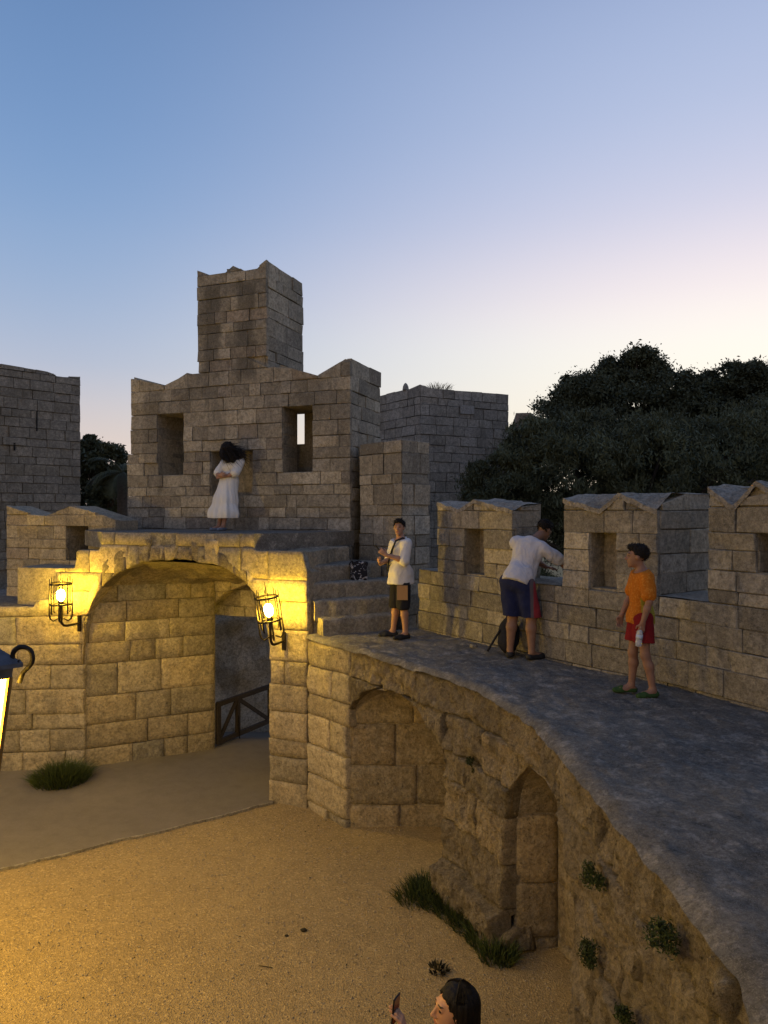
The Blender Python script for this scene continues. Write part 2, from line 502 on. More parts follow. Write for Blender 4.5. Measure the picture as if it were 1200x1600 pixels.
def ground_mat(name, c1, c2, speck, bump, pebble=60, sp_scale=90):
    m, nt, b = new_mat(name); g = N(nt)
    pos = g.new('ShaderNodeNewGeometry').outputs['Position']
    big = g.noise(pos, .5, 5, .6); mid = g.noise(pos, 5, 6, .65); fine = g.noise(pos, sp_scale, 4, .7)
    v = g.voro(pos, pebble)
    col = g.mix(g.rng(big, .35, .65), c1, c2)
    col = g.mix(g.rng(mid, .4, .7, 0, .35), col, tuple(x * .62 for x in c2))
    vc = g.new('ShaderNodeSeparateColor'); g.ln(v.outputs['Color'], vc.inputs[0])
    col = g.mix(g.rng(vc.outputs[0], .72, 1.0, 0, speck), col, tuple(min(1, x * 1.9) for x in c1))
    col = g.mix(g.rng(vc.outputs[1], .75, 1.0, 0, speck), col, tuple(x * .4 for x in c1))
    col = g.mix(g.rng(fine, .3, .7, 0, .4), col, g.mix(.5, col, (.03, .025, .02)))
    g.ln(col, b.inputs['Base Color']); b.inputs['Roughness'].default_value = .96; b.inputs['Specular IOR Level'].default_value = .1
    n1 = g.bump(mid, .35 * bump, .04)
    n2 = g.bump(v.outputs['Distance'], .8 * bump, .012, n1)
    g.ln(g.bump(fine, .6 * bump, .008, n2), b.inputs['Normal'])
    return m
M['gravel'] = ground_mat('courtyard_gravel', (.41, .31, .155), (.35, .265, .135), .5, 1.0)
M['road'] = ground_mat('road_surface', (.225, .20, .165), (.195, .175, .145), .15, .4, pebble=120, sp_scale=160)
M['earth'] = plain('earth', (.16, .13, .09), .95, var=.4, vscale=3)

def walk_mat():
    m, nt, b = new_mat('walkway_rock'); g = N(nt)
    pos = g.new('ShaderNodeNewGeometry').outputs['Position']
    big = g.noise(pos, .9, 5, .6); mid = g.noise(pos, 6.0, 8, .8); fine = g.noise(pos, 30, 6, .78); grain = g.noise(pos, 130, 3, .75)
    v = g.voro(pos, 16)
    col = g.mix(g.rng(big, .35, .65), (.25, .235, .205), (.16, .152, .138))
    col = g.mix(g.rng(mid, .51, .62, 0, .75), col, (.46, .43, .38))
    col = g.mix(g.rng(mid, .34, .46, .7, 0), col, (.085, .08, .07))
    col = g.mix(g.rng(fine, .42, .62, 0, .7), col, g.mix(.62, col, (.015, .015, .015)))
    col = g.mix(g.rng(grain, .52, .7, 0, .5), col, (.5, .47, .41))
    g.ln(col, b.inputs['Base Color']); b.inputs['Roughness'].default_value = .97; b.inputs['Specular IOR Level'].default_value = .05
    n1 = g.bump(mid, .9, .035); n2 = g.bump(fine, 1.0, .022, n1); g.ln(g.bump(grain, .8, .008, n2), b.inputs['Normal'])
    return m
M['walk'] = walk_mat()

# ------------------------------------------------------------------ ground
GZ, WZ, DZ = -4.5, -1.87, -0.33          # courtyard, wall walk and gate deck, measured from the camera's height
def zg(x, y):
    z = GZ + .30 * min(1.3, max(0, (10.5 - y) / 6.5))
    if y > 14: z -= min(1.5, (y - 14) * .28)
    return z
def sheet(name, fx, us, vs_, mat, kind='structure'):
    V = [fx(u, v) for v in vs_ for u in us]; n = len(us)
    F = [(j * n + i, j * n + i + 1, (j + 1) * n + i + 1, (j + 1) * n + i) for j in range(len(vs_) - 1) for i in range(n - 1)]
    return tag(link(name, mesh(name, V, F, True), None, mat), kind=kind)
gx = sorted(set([-900, -300, -120, -60, -35, -22] + [round(-16 + .22 * i, 2) for i in range(105)] + [9, 14, 25, 60, 120, 300, 900]))
gy = sorted(set([-900, -200, -60, -20, -8] + [round(-4 + .22 * i, 2) for i in range(105)] + [21, 24, 30, 40, 60, 120, 300, 1500]))
def gfun(x, y):
    z = zg(x, y)
    if -17 < x < 8 and -4 < y < 18: z += .018 * mnoise.noise(Vector((x * .9, y * .9, 0))) + .008 * mnoise.noise(Vector((x * 3.1, y * 3.1, 4)))
    return (x, y, z)
ground = sheet('ground', gfun, gx, gy, M['gravel'])
# the trodden road that runs in from the left and through the gate
def ray_ground(px, py):
    d = 4.5
    for _ in range(30):
        y = d; x = (px - 600) / FPX * y
        z = zg(x, y); d = -z * FPX / (py - 800)
    return Vector(((px - 600) / FPX * d, d))
near_l, near_r = ray_ground(-700, 1530), ray_ground(426, 1256)
far_l, far_r = Vector((-13.5, 11.6)), Vector((-5.05, 12.55))
def road_pt(s, t):
    a = near_l.lerp(near_r, s); b = far_l.lerp(far_r, s)
    p = a.lerp(b, t)
    wob = .06 * (mnoise.noise(Vector((s * 14, t * 3, 7))) + .5 * mnoise.noise(Vector((s * 60, t * 3, 7)))) * (1 if t in (0,) else 0)
    q = gfun(p.x, p.y)
    return (p.x, p.y + wob, q[2] + .03 + .012 * (1 - abs(2 * t - 1)))
road = sheet('road', road_pt, [i / 60 for i in range(61)], [i / 16 for i in range(17)], M['road'])
def road2(s, t):
    a = near_r.lerp(Vector((-5.05, 12.55)), t); b = Vector((-1.1, 12.6)).lerp(Vector((-3.2, 13.4)), t); c = Vector((-.6, 19)).lerp(Vector((-5.5, 19)), t)
    p = a.lerp(b, s * 2) if s < .5 else b.lerp(c, s * 2 - 1)
    q = gfun(p.x, p.y); return (p.x, p.y, q[2] + .034)
passage_floor = sheet('road', road2, [i / 30 for i in range(31)], [i / 8 for i in range(9)], M['road'])
kb = MB()
kp = []
for i in range(61):
    a = Vector(road_pt(i / 60, 0)); kp.append(a)
for i in range(60):
    a, b = kp[i], kp[i + 1]
    d = (b - a); d.z = 0; d.normalize(); n = Vector((d.y, -d.x, 0)) * rng.uniform(.012, .04)
    dz = Vector((0, 0, .004 + rng.uniform(0, .006)))
    kb.add([a + dz, b + dz, b + n + dz, a + n + dz, a + n - dz * 6, b + n - dz * 6], [(0, 3, 2, 1), (3, 4, 5, 2)])
kerb = tag(kb.build('road_edging', M['step']), kind='structure')

# loose stones of the courtyard
def pebbles(n):
    x = nrg.uniform(-8, 1.5, n * 3); y = nrg.uniform(3.8, 11.5, n * 3)
    keep = []
    for i in range(len(x)):
        px = 600 + FPX * x[i] / y[i]; py = 800 - FPX * zg(x[i], y[i]) / y[i]
        if -60 < px < 960 and py < 1640 and (x[i] < .3 + .0 * y[i] or y[i] < 7.5): keep.append(i)
    keep = keep[:n]
    oc = np.array([(1, 0, 0), (-1, 0, 0), (0, 1, 0), (0, -1, 0), (0, 0, 1), (0, 0, -1)], float)
    of = np.array([(0, 2, 4), (2, 1, 4), (1, 3, 4), (3, 0, 4), (2, 0, 5), (1, 2, 5), (3, 1, 5), (0, 3, 5)])
    V, F = [], []
    for k, i in enumerate(keep):
        s = .004 + .010 * nrg.random() ** 3
        a = nrg.uniform(0, 6.28); c, sn = math.cos(a), math.sin(a)
        v = oc * nrg.uniform(.6, 1.3, (6, 1)) * np.array([s * 1.3, s, s * .7])
        v = np.stack([v[:, 0] * c - v[:, 1] * sn, v[:, 0] * sn + v[:, 1] * c, v[:, 2]], 1)
        g = gfun(x[i], y[i])
        V.append(v + np.array([g[0], g[1], g[2] + .003])); F.append(of + 6 * k)
    return mesh_np('gravel', np.concatenate(V), np.concatenate(F))
pm = plain('pebble', (.36, .30, .21), .9, var=.55, vscale=55)
gravel = tag(link('gravel', pebbles(9000), None, pm), 'loose pale pebbles scattered over the courtyard', kind='stuff')

# ------------------------------------------------------------------ upper gate front with turret
FA = Path([FO, FO + e1 * 4.89])
gt = thing('gate_tower', 'tall sandstone gate front with notched turret and two window openings above the deck', 'tower', (FO.x, FO.y, DZ))
def child_fix(parent):
    """parts were laid in world coordinates: keep them there under a parent that stands at its base"""
    bpy.context.view_layer.update()
    inv = parent.matrix_world.inverted()
    for c in parent.children:
        c.matrix_parent_inverse = inv
fz = lambda px, py: (FA.u_of(px), FA.z_of(px, py))
uL, uR = 0.0, 4.89
tl, tr = FA.u_of(308), FA.u_of(416)
roof_pts = [(0.0, FA.z_of(204, 588)), fz(232, 598), fz(258, 602), fz(290, 581), (tl, FA.z_of(308, 585)),
            (tl, FA.z_of(308, 422)), fz(340, 433), fz(362, 413), fz(391, 426), (tr, FA.z_of(416, 405)),
            (tr, FA.z_of(416, 573)), fz(434, 573), fz(436, 568), fz(494, 587), fz(538, 559), (4.89, FA.z_of(548, 560))]
ftop = interp(roof_pts)
holes = [(FA.u_of(245), FA.u_of(286), .74, 1.96), (FA.u_of(441), FA.u_of(488), .74, 1.96), (FA.u_of(328), FA.u_of(394), .32, 1.18)]
c_lines = courses([-2.0, -.33, .32, .74, 1.18, 1.96, 2.44], .225) + courses([2.44, 4.9], .235)[1:]
def f_iv(z0, z1):
    zm = (z0 + z1) / 2
    a = uL - (.09 if zm < 1.2 else 0); b = uR
    if zm > 2.95: a, b = tl, tr
    return minus(a, b, [(h[0], h[1]) for h in holes if h[2] < zm < h[3]])
nst = lay(FA, c_lines, f_iv, gt, M['facade'], .20, .54, ztop=ftop, mats=(M['facade_dark'], .13))
RT = Path([FA.at(uR), FA.at(uR) + nn * 1.5])
top_r = FA.z_of(548, 560)
lay(RT, courses([-2.0, -.33, .74, 1.96, top_r + .02], .26), lambda a, b: [(.06, 1.5)], gt, M['facade'], .28, .6, mats=(M['facade_dark'], .1))
RTT = Path([FA.at(tr), FA.at(tr) + nn * 1.5])
tz = FA.z_of(416, 405)
lay(RTT, courses([2.55, tz], .26), lambda a, b: [(.06, 1.5)], gt, M['facade'], .28, .62, mats=(M['facade_dark'], .08))
# window reveals (the side turned to us)
for (h, dp) in ((holes[0], 1.45), (holes[1], .58), (holes[2], .34)):
    rv = Path([FA.at(h[0]), FA.at(h[0]) + nn * dp])
    lay(rv, courses([h[2], h[3]], .25), lambda a, b, dp=dp: [(.05, dp)], gt, M['facade'], .3, .6, mats=(M['facade_dark'], .25))
cb = MB()
INS = .055
roof_core = [(min(max(u, .05), uR - INS), z) for u, z in roof_pts]
for k_, (u, z) in enumerate(roof_pts):
    if abs(u - tl) < 1e-6: roof_core[k_] = (tl + .03, z)
    if abs(u - tr) < 1e-6: roof_core[k_] = (tr - INS, z)
fcore = interp(roof_core)
bp = sorted(set([.05, uR - INS, tl + .03, tr - INS] + [p[0] for p in roof_core] + [h[0] for h in holes] + [h[1] for h in holes]))
def f_sp(u):
    tops = lambda q: fcore(q) - .012
    for h in holes[:2]:
        if h[0] < u < h[1]: return [(const(-4.3 if u > 3.6 else -.6), const(h[2])), (const(h[3]), tops)]
    return [(const(-.6 if u < 3.9 else -2.2), tops)]
bp2 = [u for u in bp if not (holes[2][0] < u < holes[2][1])]
hn = holes[2]
def f_sp2(u):
    if hn[0] < u < hn[1]: return [(const(-.6), const(hn[2])), (const(hn[3]), lambda q: fcore(q) - .012)]
    return f_sp(u)
def f_hw(u): return f_sp2(u)
core(cb, FA, bp, f_sp2, -.045, -.36)
core(cb, FA, bp, f_sp, -.361, -.60)
# behind one metre the second embrasure widens towards the outside
h1 = holes[1]
bp3 = sorted(set(bp + [h1[1] + .25, h1[0] - .35, h1[0] - .60]))
def f_sp3(u):
    if h1[0] - .6 < u < h1[1] + .25: return [(const(-.6), const(h1[2])), (const(h1[3]), lambda q: fcore(q) - .012)]
    return f_sp(u)
core(cb, FA, bp3, f_sp3, -.601, -1.0)
bp4 = sorted(set([u for u in bp3 if u != h1[1] + .25] + [3.45]))
def f_sp4(u):
    if h1[0] - .6 < u < 3.45: return [(const(-.6), const(1.36)), (const(2.14), lambda q: fcore(q) - .012)]
    for h in holes[:1]:
        if h[0] < u < h[1]: return f_sp(u)
    return [(const(-.6 if u < 3.9 else -2.2), lambda q: fcore(q) - .012)]
core(cb, FA, bp4, f_sp4, -1.001, -1.5)
cb.build('wall', M['mortar'], gt)
child_fix(gt)

# wing wall between the front and the wall walk's parapet
ww = thing('wing_wall', 'square stone buttress wall right of the gate front, behind the man with the phone', 'wall', (-.28, 12.0, WZ))
WW = Path([(-.44, 12.72), (.30, 11.9), (.80, 12.4)])
wz = 1.22
lay(WW, courses([-2.0, -.9, wz], .27), lambda a, b: [(0, WW.l[1]), (WW.l[1], WW.L)], ww, M['facade'], .28, .55, mats=(M['parapet'], .35), ztop=lambda u: wz + .05 * mnoise.noise(Vector((u * 3, 0, 2))) + (.04 if u > .3 else 0))
mb = MB(); mb.prism([(-.40, 12.78), (.29, 11.98), (.75, 12.42), (.75, 13.6), (-.28, 13.6)], -2.2, wz - .03)
mb.build('core', M['mortar'], ww); child_fix(ww)

# ------------------------------------------------------------------ lower gate front, passage and deck
gw = thing('gateway', 'broad stone archway with lit passage jamb and flat deck on top', 'gate', (-5.28, 12.37, GZ))
GP = Path([(-9.5, 11.98), (-5.28, 12.37), (-1.17, 10.8)])
ua, ub = GP.u_of(131), GP.u_of(420)
um, uh = (ua + ub) / 2, (ub - ua) / 2
SPR, RISE = -2.3, 1.52
def gate_arch(u):
    if not ua < u < ub: return GZ - .15
    t = (u - um) / uh
    n = 2.15 if t < 0 else 2.75
    return SPR + RISE * max(0, 1 - abs(t) ** n) ** (1 / n) + (1 - t * t) * (.05 * mnoise.noise(Vector((u * 2.6, 0, 3))) + .03 * mnoise.noise(Vector((u * 8, 0, 3))))
gtop = interp([(0, -1.64), (GP.u_of(54), -1.64), (GP.u_of(54), -1.52), (GP.u_of(86), -1.52), (GP.u_of(86), -.97), (GP.u_of(116), -.97), (GP.u_of(116), -.66), (GP.u_of(158), -.66),
               (GP.u_of(158), -.345), (GP.u_of(396), -.345), (GP.u_of(396), -.60), (GP.u_of(474), -.60), (GP.u_of(474), -.86), (GP.L, -.9)])
gate_lines = courses([GZ - .12, -2.3, -.56, -.33], .42)
lay(GP, gate_lines, lambda a, b: minus(0, GP.L, [(ua, ub)] if b < SPR else []), gw, M['gate'], .38, .95, ztop=gtop, zbot=gate_arch, mats=(M['gate_dark'], .04), cell=.06, amp=.018, bev=.008, depth=.14)
# voussoir ring, a little proud of the courses
NV = 13
for k in range(NV):
    t0, t1 = -.93 + 1.86 * k / NV, -.93 + 1.86 * (k + 1) / NV
    a0, a1 = um + uh * t0, um + uh * t1
    if gtop((a0 + a1) / 2) - gate_arch((a0 + a1) / 2) < .12: continue
    th = rng.uniform(.16, .40)
    lo = lambda q: gate_arch(min(ub - .01, max(ua + .01, q))) - .01
    hi = lambda q, th=th: min(gtop(q) - .10, gate_arch(min(ub - .01, max(ua + .01, q))) + th)
    stone_block(GP, a0, a1, lo, hi, gw, M['rough'] if k % 3 else M['gate'], name='voussoir', cell=.06, amp=.026, bev=.012, depth=.35, proud=.02, w0=.008)
cb = MB()
gb = [0, 2.0, GP.u_of(54), GP.u_of(86), GP.u_of(116), ua] + [ua + (ub - ua) * k / 30 for k in range(1, 30)] + [ub, GP.u_of(158), GP.u_of(396), GP.u_of(474), GP.l[1], GP.L]
gb = sorted(set(gb))
core(cb, GP, gb, lambda u: [(gate_arch, lambda q: gtop(q) - .03)], -.07, -.5)
# left jamb
JP = Path([(-5.28, 12.40), (-3.2, 13.4)])
lay(JP, courses([GZ - .12, -2.3], .43), lambda a, b: [(.02, JP.L)], gw, M['gate'], .4, .85, mats=(M['gate_dark'], .10), cell=.08, amp=.013, bev=.007, depth=.12)
lay(JP, courses([-2.3, -1.3], .36), lambda a, b: [(.12, JP.L)], gw, M['gate'], .4, .85, ztop=lambda u: -1.3 if u > .5 else -2.0 + .7 * math.sqrt(max(0, u / .5)), mats=(M['gate_dark'], .08), cell=.09, amp=.012, depth=.12)
cb.prism([(-5.22, 12.5), (-3.2, 13.46), (-3.5, 13.9), (-6.5, 14.6), (-6.6, 12.8)], GZ - .2, -1.0)
cb.prism([(-1.74, 11.05), (-1.2, 10.9), (-.6, 12.9), (-1.15, 12.6)], GZ - .2, -.62)
cb.build('wall', M['mortar'], gw)
# end stones of the jamb where the inner doorway begins
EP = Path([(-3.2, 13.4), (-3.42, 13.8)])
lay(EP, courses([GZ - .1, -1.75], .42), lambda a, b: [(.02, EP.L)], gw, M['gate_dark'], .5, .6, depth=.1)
# vault of the passage
vb = MB(); NT, NS = 44, 22; out_n = GP.segn[1]
ib = [Vector((-3.25, 13.4)), Vector((-1.1, 12.58))]
Vv = []
for j in range(NS + 1):
    s = j / NS
    lf = JP.P(.30 + s * (JP.L - .30), -1.34, -.02); rt = Vector((-1.80, 11.15, -1.34)).lerp(Vector((-1.1, 12.6, -1.34)), s)
    for i in range(NT + 1):
        t = -1 + 2 * i / NT
        p = lf.lerp(rt, i / NT)
        p.z = -1.34 + (.515 - .47 * s) * max(0, 1 - abs(t) ** 2.3) ** (1 / 2.3)
        if s < .3: p += Vector((out_n.x, out_n.y, 0)) * (.3 - s) * .42 * (1 - t * t)
        lump = .09 * mnoise.noise(p * 1.7) + .06 * mnoise.noise(p * 4.5) + .025 * mnoise.noise(p * 11)
        if 0 < i < NT: p.z += lump * min(1, s * 3.5)
        Vv.append(p)
vb.add(Vv, [(j * (NT + 1) + i, (j + 1) * (NT + 1) + i, (j + 1) * (NT + 1) + i + 1, j * (NT + 1) + i + 1) for j in range(NS) for i in range(NT)])
vb.build('vault', M['niche'], gw, True)
IB = Path([(-3.2, 13.42), (-1.1, 12.6)])
lay(IB, [-1.85, -1.5, -1.2, -.75], lambda a, b: [(0, IB.L)], gw, M['gate'], .35, .6, zbot=lambda u: -1.75 + .5 * math.sqrt(min(1, max(0, u / 1.1))), cell=.09, amp=.012, depth=.3)
mb = MB(); core(mb, IB, [IB.L * k / 12 for k in range(13)], lambda u: [(lambda q: -1.72 + .5 * math.sqrt(min(1, max(0, q / 1.1))), const(-.6))], -.05, -.45); mb.build('tympanum_core', M['mortar'], gw)
# deck
dk = MB()
D0 = [GP.at(GP.u_of(158), -.02), GP.at(GP.u_of(396), -.02)]
deck_poly = [tuple(D0[0]), tuple(D0[1]), (-.97, 12.15), (-.55, 12.85), (-2.2, 14.6), (-6.2, 14.9), (-5.6, 13.3)]
dk.prism(deck_poly, -.62, DZ - .012)
dk.build('deck', M['walk'], gw)
child_fix(gw)

# ------------------------------------------------------------------ steps up to the deck
stp = thing('stone_steps', 'worn stone steps climbing from the wall walk to the gate deck', 'steps', (-.9, 10.8, WZ))
L_ = [(-.92, 10.72), (-1.06, 10.86), (-1.15, 10.95), (-1.25, 11.0), (-2.1, 11.22)]
R_ = [(.16, 11.32), (.20, 11.55), (.25, 11.8), (-.05, 12.1), (-.60, 12.3)]
for k in range(5):
    z1 = WZ + .257 * (k + 1)
    a, b = Vector(L_[k]), Vector(R_[k])
    n = 3 if k < 3 else 2
    cuts = [0] + sorted(rng.uniform(.25, .8) if n == 2 else (q + rng.uniform(-.08, .08)) for q in ([.5] if n == 2 else [.36, .7])) + [1]
    for q0, q1 in zip(cuts, cuts[1:]):
        p0, p1 = a.lerp(b, q0), a.lerp(b, q1)
        d = (p1 - p0).normalized(); back = Vector((-d.y, d.x)) * .75
        NX, V = 10, []
        prof = [(0.0, -.30), (0.0, -.06), (.006, -.028), (.03, -.006), (.10, 0), (.35, .0), (.75, .0), (.75, -.30)]
        for i in range(NX + 1):
            t = i / NX
            p = p0.lerp(p1, .004 + .992 * t)
            for (bk, dz) in prof:
                q = Vector((p.x, p.y, 0))
                nz = mnoise.noise(Vector((p.x * 5, p.y * 5, k * 3 + bk * 3)))
                V.append((p.x + back.x / .75 * (bk + (.018 * nz if bk < .05 else 0)), p.y + back.y / .75 * (bk + (.018 * nz if bk < .05 else 0)), z1 + dz + .014 * nz * (1 if -.1 < dz else 0) - .02 * max(0, mnoise.noise(Vector((p.x * 2, p.y * 2, 9))))))
        m = len(prof)
        F = [(i * m + j, (i + 1) * m + j, (i + 1) * m + j + 1, i * m + j + 1) for i in range(NX) for j in range(m - 1)] + [tuple(range(m)), tuple(NX * m + j for j in range(m - 1, -1, -1))]
        link('step_stone', mesh('step_stone', V, F), stp, M['step'])
mb = MB()
mb.prism([(-.8, 10.95), (.2, 11.5), (.2, 12.4), (-.6, 12.6), (-1.2, 12.2), (-1.2, 11.2)], WZ - .3, WZ + .01)
for k in range(5):
    a, b = Vector(L_[k]), Vector(R_[k]); d = (b - a).normalized(); bk = Vector((-d.y, d.x))
    a2, b2 = a + bk * .1 + d * .04, b + bk * .1
    mb.prism([tuple(a2), tuple(b2), tuple(b2 + bk * .6), tuple(a2 + bk * .8)], WZ - .2 if k < 2 else WZ + .257 * (k + 1) - .32, WZ + .257 * (k + 1) - .09)
mb.build('core', M['mortar'], stp)
child_fix(stp)
# ------------------------------------------------------------------ curved arcade wall under the wall walk
edge = [(-1.17, 10.8), (-.80, 10.38), (-.42, 9.93), (.32, 8.8), (.78, 8.08), (1.09, 7.5), (1.30, 6.7), (1.40, 5.8), (1.44, 5.0), (1.47, 4.2), (1.50, 3.4), (1.46, 2.85), (1.32, 2.5), (.9, 1.9), (.2, 1.4), (-1.0, 1.1), (-4, 1.0), (-8, 1.2)]
CP = Path(catmull(edge, 6))
aw = thing('arcade_wall', 'curved weathered stone wall with blind arches carrying the wall walk', 'wall', (.32, 8.8, GZ))
s1a, s1b = CP.u_of(541), CP.u_of(697)
s2a = CP.u_of(793)
s2b = s2a + 1.75
def blind_arch(u):
    for a, b, crown in ((s1a, s1b, -2.32), (s2a, s2b, -2.30)):
        if a < u < b:
            t = (u - (a + b) / 2) / ((b - a) / 2)
            n = 2.0
            return -3.05 + (crown + 3.05) * max(0, 1 - abs(t) ** n) ** (1 / n) + .03 * mnoise.noise(Vector((u * 5, 3, 1)))
    return -4.65
def wtop(u):
    return WZ - .085 + .03 * mnoise.noise(Vector((u * 2.3, 0, 5))) + .02 * mnoise.noise(Vector((u * 9, 1, 5)))
def wlean(u, z):
    k = min(1, max(0, (-2.2 - z) / 2.0))
    return .10 * k + .05 * mnoise.noise(Vector((u * 1.3, z * .8, 3))) + (.12 if z < -4.0 else 0) * (1 if u > s1b - .1 else 0) - .05 * max(0, (z + 2.15) / .3)
u_end = CP.u_of(1165) + 1.0
clines = courses([-4.7, -3.95, -3.05, -2.32, -1.84], .46)
def c_iv(z0, z1):
    if z1 <= -3.05 + .01: return minus(.0, u_end, [(s1a, s1b), (s2a, s2b)])
    return [(0, u_end)]
u_mid = CP.u_of(545)
lay(CP, clines, lambda a, b: [(p, min(q, u_mid)) for p, q in c_iv(a, b) if p < u_mid], aw, M['gate'], .42, .85, ztop=wtop, cell=.06, amp=.022, bev=.014, depth=.16, wfun=lambda u, z: .03 * mnoise.noise(Vector((u * 1.3, z, 3))))
lay(CP, clines, lambda a, b: [(max(p, u_mid), q) for p, q in c_iv(a, b) if q > u_mid], aw, M['rough'], .5, 1.1, ztop=wtop, zbot=blind_arch, cell=.024, amp=.068, bev=.012, depth=.24, wfun=wlean)
cb = MB()
NU = 110
us = [u_end * i / NU for i in range(NU + 1)] + [u_end + k * .6 for k in range(1, 16)]
us = sorted(set(us + [s1a, s1b, s2a, s2b]))
us = [u for u in us if u <= CP.L]
core(cb, CP, us, lambda u: [(blind_arch, const(WZ - .24))], -.12, -.60)
cb.build('wall', M['mortar'], aw)
# recesses of the two blind arches: back wall, side and soffit
def recess(name, a, b, back_pts, lines, hmax=-2.28):
    bpth = Path(back_pts)
    lay(bpth, lines, lambda p, q: [(bpth.l[i], bpth.l[i + 1]) for i in range(len(bpth.l) - 1)], aw, M['niche'], .45, 1.0, cell=.07, amp=.014, bev=.02, depth=.12)
    m2 = MB()
    m2.add([bpth.P(u, z, -.03) for u in (0, *bpth.l[1:]) for z in (-4.8, -1.95)], [(2 * i, 2 * i + 2, 2 * i + 3, 2 * i + 1) for i in range(len(bpth.l) - 1)])
    m2.build('wall', M['mortar'], aw)
    V = []; n = 24
    for i in range(n + 1):
        u = a + (b - a) * (i / n); uu = min(b - .002, max(a + .002, u))
        z = blind_arch(uu)
        p = CP.P(uu, z, -.02); q = bpth.P(bpth.L * i / n, z - .02, .0)
        for k in range(9):
            r = p.lerp(q, k / 8); r.z += .04 * mnoise.noise(r * 4) + .03 * math.sin(k / 8 * 3.14); V.append(r)
    link('soffit', mesh('soffit', V, [(i * 9 + k, i * 9 + k + 1, (i + 1) * 9 + k + 1, (i + 1) * 9 + k) for i in range(n) for k in range(8)], True), aw, M['niche'])
A1 = CP.at(s1a, -.06); B1 = CP.at(s1b, -.1)
recess('a', s1a, s1b, [tuple(A1), (.98, 10.12), (1.25, 9.3)], [-4.75, -4.18, -3.62, -3.02, -2.53, -2.1])
A2 = CP.at(s2a, -.08)
recess('b', s2a, s2b, [tuple(A2), (A2.x + .42, A2.y + .02), (2.05, 6.2), (2.0, 5.2)], [-4.75, -4.25, -3.70, -3.02, -2.55, -2.1])
# battered plinth stones at the foot of the pier between the arches
PP = Path([CP.at(CP.u_of(697), .20), CP.at(CP.u_of(745), .24), CP.at(CP.u_of(800), .20), tuple(CP.at(s2a, -.0) + Vector((.3, -.05)))])
lay(PP, [-4.75, -4.36, -4.05], lambda a, b: [(0, PP.l[1]), (PP.l[1], PP.l[2]), (PP.l[2], PP.L)], aw, M['rough'], .4, .75, cell=.045, amp=.05, bev=.05, depth=.4, ztop=lambda u: -4.12 + .12 * mnoise.noise(Vector((u * 2, 0, 0))), wfun=lambda u, z: -.10 * max(0, (z + 4.3) / .3))
child_fix(aw)

# ------------------------------------------------------------------ wall walk surface
W_pts = [(.55, 11.42), (1.9, 9.25), (2.64, 8.2), (3.06, 7.72), (3.62, 6.62), (4.25, 5.2), (4.9, 3.4), (5.2, 0), (5.2, -3)]
WP = Path(W_pts)
def walk_pt(s, t):
    """s along the walk, t from the courtyard edge to the parapet"""
    a = CP.at(s * 14.6, .035 + .03 * mnoise.noise(Vector((s * 60, 0, 1))))
    b = WP.at(min(WP.L, s ** 1.0 * WP.L * 1.02), -.15)
    p = a.lerp(b, t)
    q = Vector((p.x, p.y, 0))
    z = WZ + .035 * mnoise.noise(q * .9) + .018 * mnoise.noise(Vector((p.x * 2.2, p.y * 3.6, 2))) + .012 * mnoise.noise(Vector((p.x * 5, p.y * 6, 5))) - .014 * abs(mnoise.noise(Vector((p.x * 8, p.y * 11, 8)))) + .010 * mnoise.noise(q * 23)
    z -= .06 * (1 - min(1, t / .05)) ** 2
    return (p.x, p.y, z)
walk = sheet('walkway', walk_pt, [i / 420 for i in range(421)], [i / 90 for i in range(91)], M['walk'])
mb = MB()
lowp = [tuple(CP.at(u, -.3)) for u in np.linspace(0.2, 14.4, 40)] + [(5.0, -2), (5.4, 3), (3.9, 7), (2.4, 9.4), (.9, 11.8), (-.4, 12.2), (-1.0, 11.6)]
mb.prism(lowp, WZ - .45, WZ - .28)
tag(mb.build('walkway_bed', M['mortar']), kind='structure')
# wall walk on the far side of the gate
mb = MB(); mb.prism([(-14, 12.2), (-9.5, 12.05), (-5.6, 12.45), (-5.0, 13.4), (-6, 15), (-14, 16)], -1.95, -1.66)
tag(mb.build('walkway', M['walk']), kind='structure')
# ------------------------------------------------------------------ crenellated parapet
pp = thing('parapet_wall', 'crenellated stone parapet with notched merlons along the outer edge of the walk', 'wall', (1.9, 9.25, WZ))
pu = WP.u_of
SILL = -.92
mer = [dict(a=pu(683), b=pu(801), T=.56, top=[(687, 785), (717, 797), (740, 781), (796, 798)], win=(725, 756, 826, 906)),
       dict(a=pu(880), b=pu(1027), T=1.05, q=1.0, top=[(892, 780), (938, 796), (967, 771), (1027, 797)], win=(920, 962, 832, 922)),
       dict(a=pu(1106), b=pu(1300), T=.9, top=[(1106, 762), (1146, 791), (1181, 752), (1240, 785), (1300, 750)], win=(1180, 1222, 833, 895))]
pend = WP.L - 3.2
base_lines = courses([-2.05, SILL], .225)
lay(WP, base_lines, lambda a, b: minus(0, pend, []) , pp, M['parapet'], .26, .58, mats=(M['facade'], .2), ztop=lambda u: SILL)
cb = MB()
core(cb, WP, sorted(set(WP.l[:8] + [pend])), lambda u: [(const(-2.3), const(SILL - .012))], -.05, -.95)
topm = MB()
